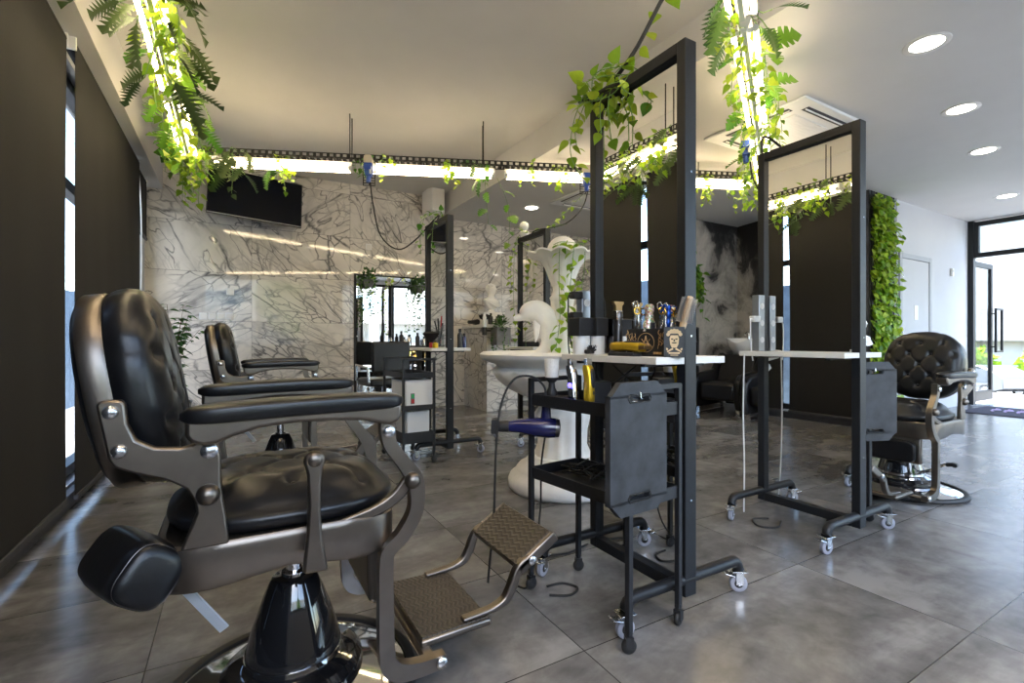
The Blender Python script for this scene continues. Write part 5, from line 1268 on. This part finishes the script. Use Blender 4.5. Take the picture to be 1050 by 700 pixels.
vine('green leafy vine hanging on the smoky mural between the two near mirrors',(5.95,4.98,2.2),[([V((random.uniform(-.3,.25),0,random.uniform(-.1,.35))),V((random.uniform(-.25,.25),-.06,-.15)),V((random.uniform(-.1,.35),-.08,random.uniform(-.6,-.35)))],.05,.10) for i in range(16)]+[([V((.2,0,-.3)),V((.26,-.05,-.6)),V((.28,-.05,-.85))],.1,.10)],m='leaf_mid',seed=12)
# planted green wall
t = thing('green_wall','wall panel densely covered with lime green ivy leaves beside the white door','plant wall',(7.2,2.995,0))
MB().box((-.36,-.03,0),(.34,0,HL-.01)).build('panel','soffit_dark',t,smooth=0)
g = MB()
for k in range(12): g.box((-.36+k*.066,-.036,0),(-.354+k*.066,-.03,HL-.01))
for k in range(46): g.box((-.36,-.036,k*.063),(.34,-.03,k*.063+.005))
g.build('lattice','rubber',t,smooth=0)
random.seed(77); L = MB()
for i in range(1500):
    z = random.uniform(.05,2.82); w = .36-.10*max(0,(z-2.3)); p = V((random.uniform(-.36,w-.12),-.04-abs(random.gauss(0,.05)),z)); leaf(L,p,V((random.uniform(-1,1),-.5,random.uniform(-1.3,.2))),V((0,-1,.5))+rv(.6),random.uniform(.06,.11),.075,'ivy')
fo_ = L.build('foliage','leaf_lime',t,smooth=80); 
o = MB().box((8.9,1.2,0),(10.0,2.75,.012)).build('door_mat','mat_dark',None,bevel=.003); tag(o,'dark entrance mat lying inside the glass door','mat')
mp = MB(); random.seed(9)
for k in range(9):
    y = 1.45+k*.13; mp.tube(spline([(9.3,y,.0125),(9.45,y+.05,.0125),(9.55,y-.01,.0125),(9.66,y+.06,.0125)],4),.014,4)
mp.build('pale_lettering','mat_print',o,smooth=0)
t = thing('intercom','small white sensor on the white wall next to the entrance','sensor',(9.45,2.998,2.05))
MB().box((-.03,-.03,-.06),(.03,0,.06)).build('case','white_plastic',t,bevel=.006); MB().ell((0,-.03,.02),(.016,.008,.016)).build('lens','shelf_white',t)

# ================================================================== light, camera
W = bpy.data.worlds.new('World'); S.world = W; W.use_nodes = True; nt = W.node_tree; bg = nt.nodes['Background']
sky = nt.nodes.new('ShaderNodeTexSky'); sky.sky_type = 'NISHITA'; sky.sun_disc = False; sky.sun_elevation = rad(48); sky.sun_rotation = rad(200); sky.air_density = 1.; sky.dust_density = 1.2
nt.links.new(sky.outputs[0], bg.inputs[0]); bg.inputs[1].default_value = .82
sun = bpy.data.lights.new('sun','SUN'); sun.energy = 11.; sun.angle = rad(1.); sun.color = (1.,.97,.92)
so = bpy.data.objects.new('sun',sun); COL.objects.link(so); so.rotation_euler = V((.0,-.62,-.78)).to_track_quat('-Z','Y').to_euler()
def portal(loc, rot, sx, sy):
    l = bpy.data.lights.new('daylight_portal','AREA'); l.shape = 'RECTANGLE'; l.size = sx; l.size_y = sy; l.cycles.is_portal = True
    o = bpy.data.objects.new('daylight_portal',l); COL.objects.link(o); o.location = loc; o.rotation_euler = rot
portal((.6,FW-.02,1.82),(rad(-90),0,pi),2.7,1.95)
portal((6.2,FW-.02,1.45),(rad(-90),0,pi),6.9,2.7)
portal((RW-.02,.9,1.45),(0,rad(90),0),2.8,4.1)
cam = bpy.data.cameras.new('camera'); cam.sensor_width = 36; cam.lens = 493/1050*36; cam.clip_start = .02
co = bpy.data.objects.new('camera',cam); COL.objects.link(co); co.location = (0,0,1.); co.rotation_euler = (rad(90),0,rad(-30)); S.camera = co
S.view_settings.view_transform = 'Standard'; S.view_settings.look = 'None'; S.view_settings.gamma = 1; S.view_settings.use_curve_mapping = False
S.view_settings.exposure = .97
S.cycles.max_bounces = 10; S.cycles.diffuse_bounces = 5; S.cycles.glossy_bounces = 5; S.cycles.transparent_max_bounces = 12; S.cycles.sample_clamp_indirect = 6.
S.cycles.caustics_reflective = False; S.cycles.caustics_refractive = False
